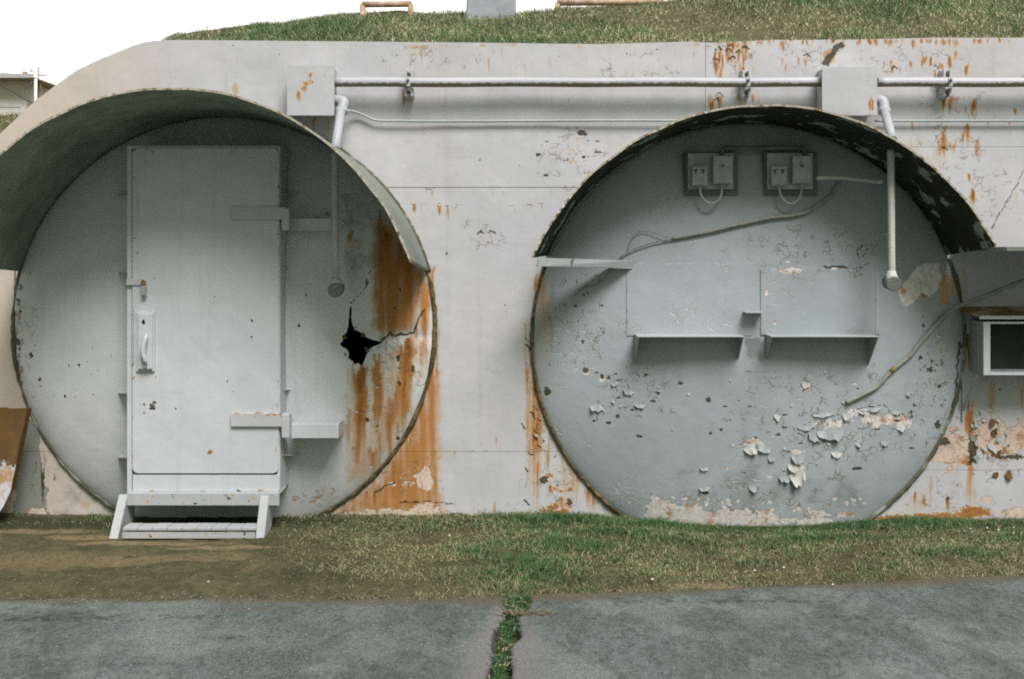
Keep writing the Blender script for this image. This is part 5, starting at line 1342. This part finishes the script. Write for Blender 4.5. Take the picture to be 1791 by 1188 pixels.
# coarser tufts scattered through the lawn and crowding the wall foot
nc = 260
cx0 = np.concatenate([rng.uniform(-.4, 3.5, 150), rng.uniform(-3.4, 3.5, 110)]); cy0 = np.concatenate([-rng.uniform(.05, 1.35, 150), -rng.uniform(.02, .16, 110)])
gg = green_amount(cx0, cy0); ok_ = rng.random(nc) < np.maximum(lawn_density(cx0, cy0), .5 * (cy0 > -.17)); cx0, cy0, gg = cx0[ok_], cy0[ok_], gg[ok_]
def front(x):
    a_ = 1 - ((x - CAP_L[0]) ** 2 + (0.02 - CAP_L[1]) ** 2) / CAP_L[2] ** 2; b_ = 1 - ((x - CAP_R[0]) ** 2 + (0.02 - CAP_R[1]) ** 2) / CAP_R[2] ** 2
    return np.maximum(.02 + .23 * np.clip(a_, 0, 1) ** .72, .02 + .19 * np.clip(b_, 0, 1) ** .72)
cy0 = np.minimum(cy0, -front(cx0) - .01)
rad = rng.uniform(.02, .07, len(cx0)); per = 55
x = np.repeat(cx0, per) + rng.normal(0, 1, len(cx0) * per) * np.repeat(rad, per); y = np.repeat(cy0, per) + rng.normal(0, .5, len(cx0) * per) * np.repeat(rad, per)
g = np.clip(np.repeat(gg, per) + np.repeat(rng.choice([0, .35, .8], len(cx0)), per), 0, 1)
kk = (y < -front(x)) & ~((x > -2.25) & (x < -1.38) & (y > -.61)) & (y > edge_y(x) - .02); x, y, g = x[kk], y[kk], g[kk]; n = len(x)
blades("grass_tufts", x, y, lawn_h(x, y) - .003, rng.uniform(.02, .055, n) * (.6 + .6 * g) * (1 - .6 * np.exp(-((x - 1.5) / .7) ** 2 - ((-y - .1) / .3) ** 2)), rng.uniform(.002, .0045, n), rng.uniform(.3, 1.4, n), tint(g * .8, n), "taller grass tufts scattered through the lawn and along the wall foot")
n = 900
x = rng.uniform(-.7, 3.6, n); y = -rng.uniform(.03, 1.5, n); kk = (y < -front(x)) & (rng.random(n) < lawn_density(x, y)) & ((np.abs(x - 1.5) > .6) | (y < -.35)); x, y = x[kk], y[kk]; n = len(x)
blades("grass_stems", x, y, lawn_h(x, y) - .003, rng.uniform(.04, .085, n), rng.uniform(.0018, .003, n), rng.uniform(.2, 1.1, n), tint(np.full(n, .25), n) * .85, "thin dry grass stems standing above the lawn")
# mound blades
n = 280000
x = rng.uniform(-5.2, 4.6, n); y = 0.245 + 3.2 * rng.random(n) ** 1.35
g = np.clip(fbm(x * 1.4, y * 1.4, 95, 3) * 2.2 - .75 + .5 * (fbm(x * 5, y * 5, 96, 2) - .5), 0, 1)
bare = (x < -2.15) & (x > -2.75)
keep = (rng.random(n) < np.clip(.15 + 2.6 * (fbm(x * 3, y * 4, 99, 3) - .3), .1, 1) + .3 * g) & ~(bare & (rng.random(n) < .85))
x, y, g = x[keep], y[keep], g[keep]; n = len(x)
h = rng.uniform(.018, .042, n) * (1 + 1.0 * g) * (.6 + .8 * fbm(x * 7, y * 7, 97, 2))
h = np.where(rng.random(n) < .02, h * 2.2, h)
mt = tint(g * .7, n) * (1.15 + 1.0 * fbm(x * 2.5, y * 4, 98, 3))[:, None]; mt = mt * .82 + .18 * mt.mean(1, keepdims=True)
blades("grass", x, y, mound_h(x, y) - .005, h, rng.uniform(.002, .0045, n), rng.uniform(.3, 1.8, n), mt, "rough green and straw grass covering the mound on the bunker roof")

# weeds in the crack: small rosettes of leaf blades
px_, py_, pg = [], [], []
for d_, spread, cnt in ((1.70, .07, 190), (1.74, .10, 230), (1.80, .05, 150), (1.84, .06, 150), (1.92, .03, 50), (2.02, .05, 150), (2.07, .035, 90), (2.17, .022, 90), (2.26, .03, 110), (2.36, .02, 60), (2.43, .045, 170), (2.50, .03, 90), (2.60, .018, 60), (2.66, .035, 130), (2.8, .03, 90), (3.0, .04, 120), (1.62, .05, 150)):
    cx_ = float(crack_x(d_))
    px_.append(rng.normal(cx_, spread * .55, cnt)); py_.append(rng.normal(-d_, .026, cnt)); pg.append(np.full(cnt, 1.0))
x = np.concatenate(px_); y = np.concatenate(py_); n = len(x)
tw = np.where(rng.random(n)[:, None] < .84, GREEN * (0.6 + .6 * rng.random((n, 1))), STRAW * .8)
blades("weeds", x, y, np.full(n, -.012), rng.uniform(.008, .028, n), rng.uniform(.004, .010, n), rng.uniform(.8, 2.4, n), tw, "bright green weeds growing along the crack between the asphalt slabs")
# straw scrap by the crack, as dry blades lying flat
n = 120
x = rng.normal(.07, .06, n); y = -1.90 + rng.normal(0, .016, n)
blades("dry_litter", x, y, np.full(n, .006), rng.uniform(.01, .03, n), rng.uniform(.003, .007, n), rng.uniform(1.5, 3, n), np.repeat(STRAW[None] * .5, n, 0), "dry straw scraps lying beside the weeds in the crack")

# loose grit and paint scraps
def grit(name, x, y, z, s, col, label):
    n = len(x); base = np.array([(1, 0, 0), (-.5, .87, 0), (-.5, -.87, 0), (0, 0, .8)])
    ang = rng.uniform(0, 6.28, n)
    V = []
    for b in base:
        j = rng.uniform(.6, 1.3, n)
        bx = (b[0] * np.cos(ang) - b[1] * np.sin(ang)) * s * j; by = (b[0] * np.sin(ang) + b[1] * np.cos(ang)) * s * j
        V.append(np.stack([x + bx, y + by, z + b[2] * s * j], 1))
    V = np.stack(V, 1).reshape(-1, 3); k = np.arange(n)[:, None] * 4
    loops = np.concatenate([k, k + 1, k + 3, k + 1, k + 2, k + 3, k + 2, k, k + 3], 1).ravel()
    me = np_mesh(name, V, loops, np.tile([3, 3, 3], n))
    set_color(me, "tint", np.concatenate([np.repeat(col, 4, 0), np.ones((n * 4, 1))], 1))
    return props(link_mesh(name, me, M_blade), kind="stuff", label=label)
n = 9000
x = rng.uniform(-3.2, 3.3, n); y = -1.62 - 1.5 * rng.random(n) ** .8
k = n // 12; x[:k] = rng.normal(-1.75, .6, k); y[:k] = edge_y(x[:k]) + rng.normal(0.0, .05, k)
c = np.array([[.18, .21, .198]]) * (0.35 + 1.5 * rng.random((n, 1)) ** 1.6)
grit("gravel", x, y, np.full(n, .003), rng.uniform(.0015, .0045, n), c, "loose grit scattered on the asphalt and along its edge")
n = 5200
x = np.concatenate([rng.uniform(-3.6, .2, n * 3 // 4), rng.uniform(0, 3.6, n - n * 3 // 4)]); y = edge_y(x) * rng.random(n) ** .7 * .98 - .02
kk = ~((x > -2.25) & (x < -1.38) & (y > -.61)); x, y = x[kk], y[kk]; n = len(x)
c = np.array([[.13, .115, .07]]) * (0.3 + 1.6 * rng.random((n, 1)) ** 1.5)
grit("soil_crumbs", x, y, lawn_h(x, y) - .001, rng.uniform(.002, .008, n), c, "brown soil crumbs and small stones over the bare dirt strip")
n = 34
x = np.concatenate([rng.uniform(-3, 3.2, 14), rng.normal(2.85, .15, 12), rng.normal(1.35, .2, 8)]); y = np.concatenate([rng.uniform(-1.5, -.3, 14), rng.normal(-.42, .06, 12), rng.normal(-1.15, .12, 8)])
grit("paint_scraps", x, y, np.full(n, .018), rng.uniform(.004, .012, n), np.full((n, 3), .62), "white paint scraps fallen on the grass")

# ------------------------------------------------------------------ things on the mound
def rail(u0, u1, v, d, label, legs):
    a = W(u0, v, -d); b = W(u1, v - 1, -d)
    root = empty("hand_rail", (a + b) / 2, label, "rail", "low pipe rails on top of the mound")
    tube("top_bar", [a, (a + b) / 2, b], 0.026, M_rail, root, seg=12)
    for t in legs:
        p = a + (b - a) * t
        tube("post", [p, Vector((p.x, p.y, p.z - .35))], 0.025, M_rail, root, seg=12)
rail(633, 720, 8, 2.5, "shorter rusty pipe rail on the mound, left of the concrete block", (0.02, .98))
rail(974, 1160, 5, 2.6, "longer rusty pipe rail on the mound, right of the concrete block", (0.01, .99))
a = W(813, 32, -2.3); b = W(903, -60, -2.3)
cb = empty("concrete_block", a, "grey concrete block standing on the mound between the two rails", "concrete block")
prism("block_body", [(a.x, 2.3, a.z - .3), (b.x + .01, 2.3, a.z - .3), (b.x - .01, 2.3, b.z), (a.x + .02, 2.3, b.z)], (0, .45, 0), M_conc, cb, 0.012)
box("block_cap", a.x + .0, b.x + .01, 2.27, 2.78, b.z + .002, b.z + .07, M_conc, cb, 0.01)

# ------------------------------------------------------------------ house beyond
def H(u, v, dist): 
    k = dist / F
    return Vector(((u - CU) * k, dist - D, EYE - (v - CV) * k))
hd = 45.0
hs_ = empty("house", H(-150, 440, hd) - Vector((0, 0, 1.6)), "pale house with grey hipped roof and wide eaves beyond the left end of the bunker", "house")
x1_ = H(46, 0, hd).x; x0_ = x1_ - 11; yh = hd - D; ze = H(0, 142, hd).z
box("house_wall", x0_, x1_, yh, yh + 8, -0.05, ze, M_house, hs_, 0)
prism("eave", [(x0_ - .6, yh - .7, ze + .01), (H(72, 0, hd).x, yh - .7, ze + .01), (H(72, 0, hd).x, yh + 8.6, ze + .01), (x0_ - .6, yh + 8.6, ze + .01)], (0, 0, .05), M_eave, hs_)
prism("fascia", [(x0_ - .62, yh - .74, ze + .02), (H(72.5, 0, hd).x, yh - .74, ze + .02), (H(72.5, 0, hd).x, yh - .74, ze + .18), (x0_ - .62, yh - .74, ze + .18)], (0, .03, 0), M_fascia, hs_)
bm = bmesh.new()
xe = H(42, 0, hd).x; zr_ = H(0, 126, hd).z + .05
v_ = [bm.verts.new(p) for p in ((x0_ - .6, yh - .4, ze + .2), (xe, yh - .4, ze + .2), (xe, yh + 5, ze + .2), (x0_ - .6, yh + 5, ze + .2), (x0_ + 1, yh + 1.2, zr_ + .12), (xe - .55, yh + 1.2, zr_), (xe - .55, yh + 3, zr_))]
for f in ((0, 1, 5, 4), (1, 2, 6, 5), (2, 3, 6), (3, 4, 6), (4, 5, 6), (0, 4, 3), (0, 3, 2, 1)): bm.faces.new([v_[i] for i in f])
me = bpy.data.meshes.new("roof"); bm.to_mesh(me); bm.free(); link_mesh("roof", me, M_roof, hs_)
for i in range(9):
    xx = xe - .8 - i * .38; tube("roof_rib", [(xx + .12, yh - .4, ze + .235), (xx - .28, yh + 1.2, zr_ + .05)], .035, M_roof, hs_, seg=6)
tube("downpipe", [H(73.5, 142, hd) + Vector((0, -.6, 0)), H(73.5, 250, hd) + Vector((0, -.6, 0))], .06, M_house, hs_, seg=8)
box("porch_column", H(57, 0, hd).x, H(64.5, 0, hd).x, yh + .3, yh + .5, -0.05, ze - .01, M_rail, hs_, 0)
tube("eave_brace", [H(47, 156, hd) + Vector((0, -.05, 0)), H(67, 147, hd) + Vector((0, -.6, 0))], .035, M_fascia, hs_, seg=6)
box("roof_vent", H(35, 0, hd).x, H(41.5, 0, hd).x, yh + .2, yh + .4, ze + .25, ze + .42, M_rail, hs_, .03)
wires = empty("overhead_wire", H(20, 160, hd), "thin dark wire slanting across the house wall", "wire")
tube("wire_run", [H(-30, 128, hd - 1.5), H(5, 151, hd - 1.5), H(57, 181, hd - 1.5)], .018, M_bolt, wires, seg=5)
w3 = empty("overhead_wire", H(20, 187, hd), "thin dark level wire low across the house wall", "wire")
tube("wire_run", [H(-30, 187, hd - 1.2), H(35, 188.5, hd - 1.2)], .014, M_bolt, w3, seg=5)
an = empty("aerial_mast", H(67, 142, hd), "thin aerial mast with small arms on the house eave", "aerial")
tube("mast", [H(67, 142, hd), H(67, 108, hd)], .022, M_fascia, an, seg=6)
for v, l in ((121, 3), (126, 2.5), (131, 3)): tube("mast_arm", [H(67 - l, v, hd), H(67 + l, v - 1, hd)], .025, M_rail, an, seg=6)
box("mast_plate", H(67, 0, hd).x, H(80, 0, hd).x, yh - .1, yh, H(0, 133.5, hd).z, H(0, 131, hd).z, M_fascia, an, 0)
box("mast_plate", H(50.5, 0, hd).x, H(54, 0, hd).x, yh + .1, yh + .2, H(0, 124.5, hd).z, H(0, 121.5, hd).z, M_rail, an, 0)
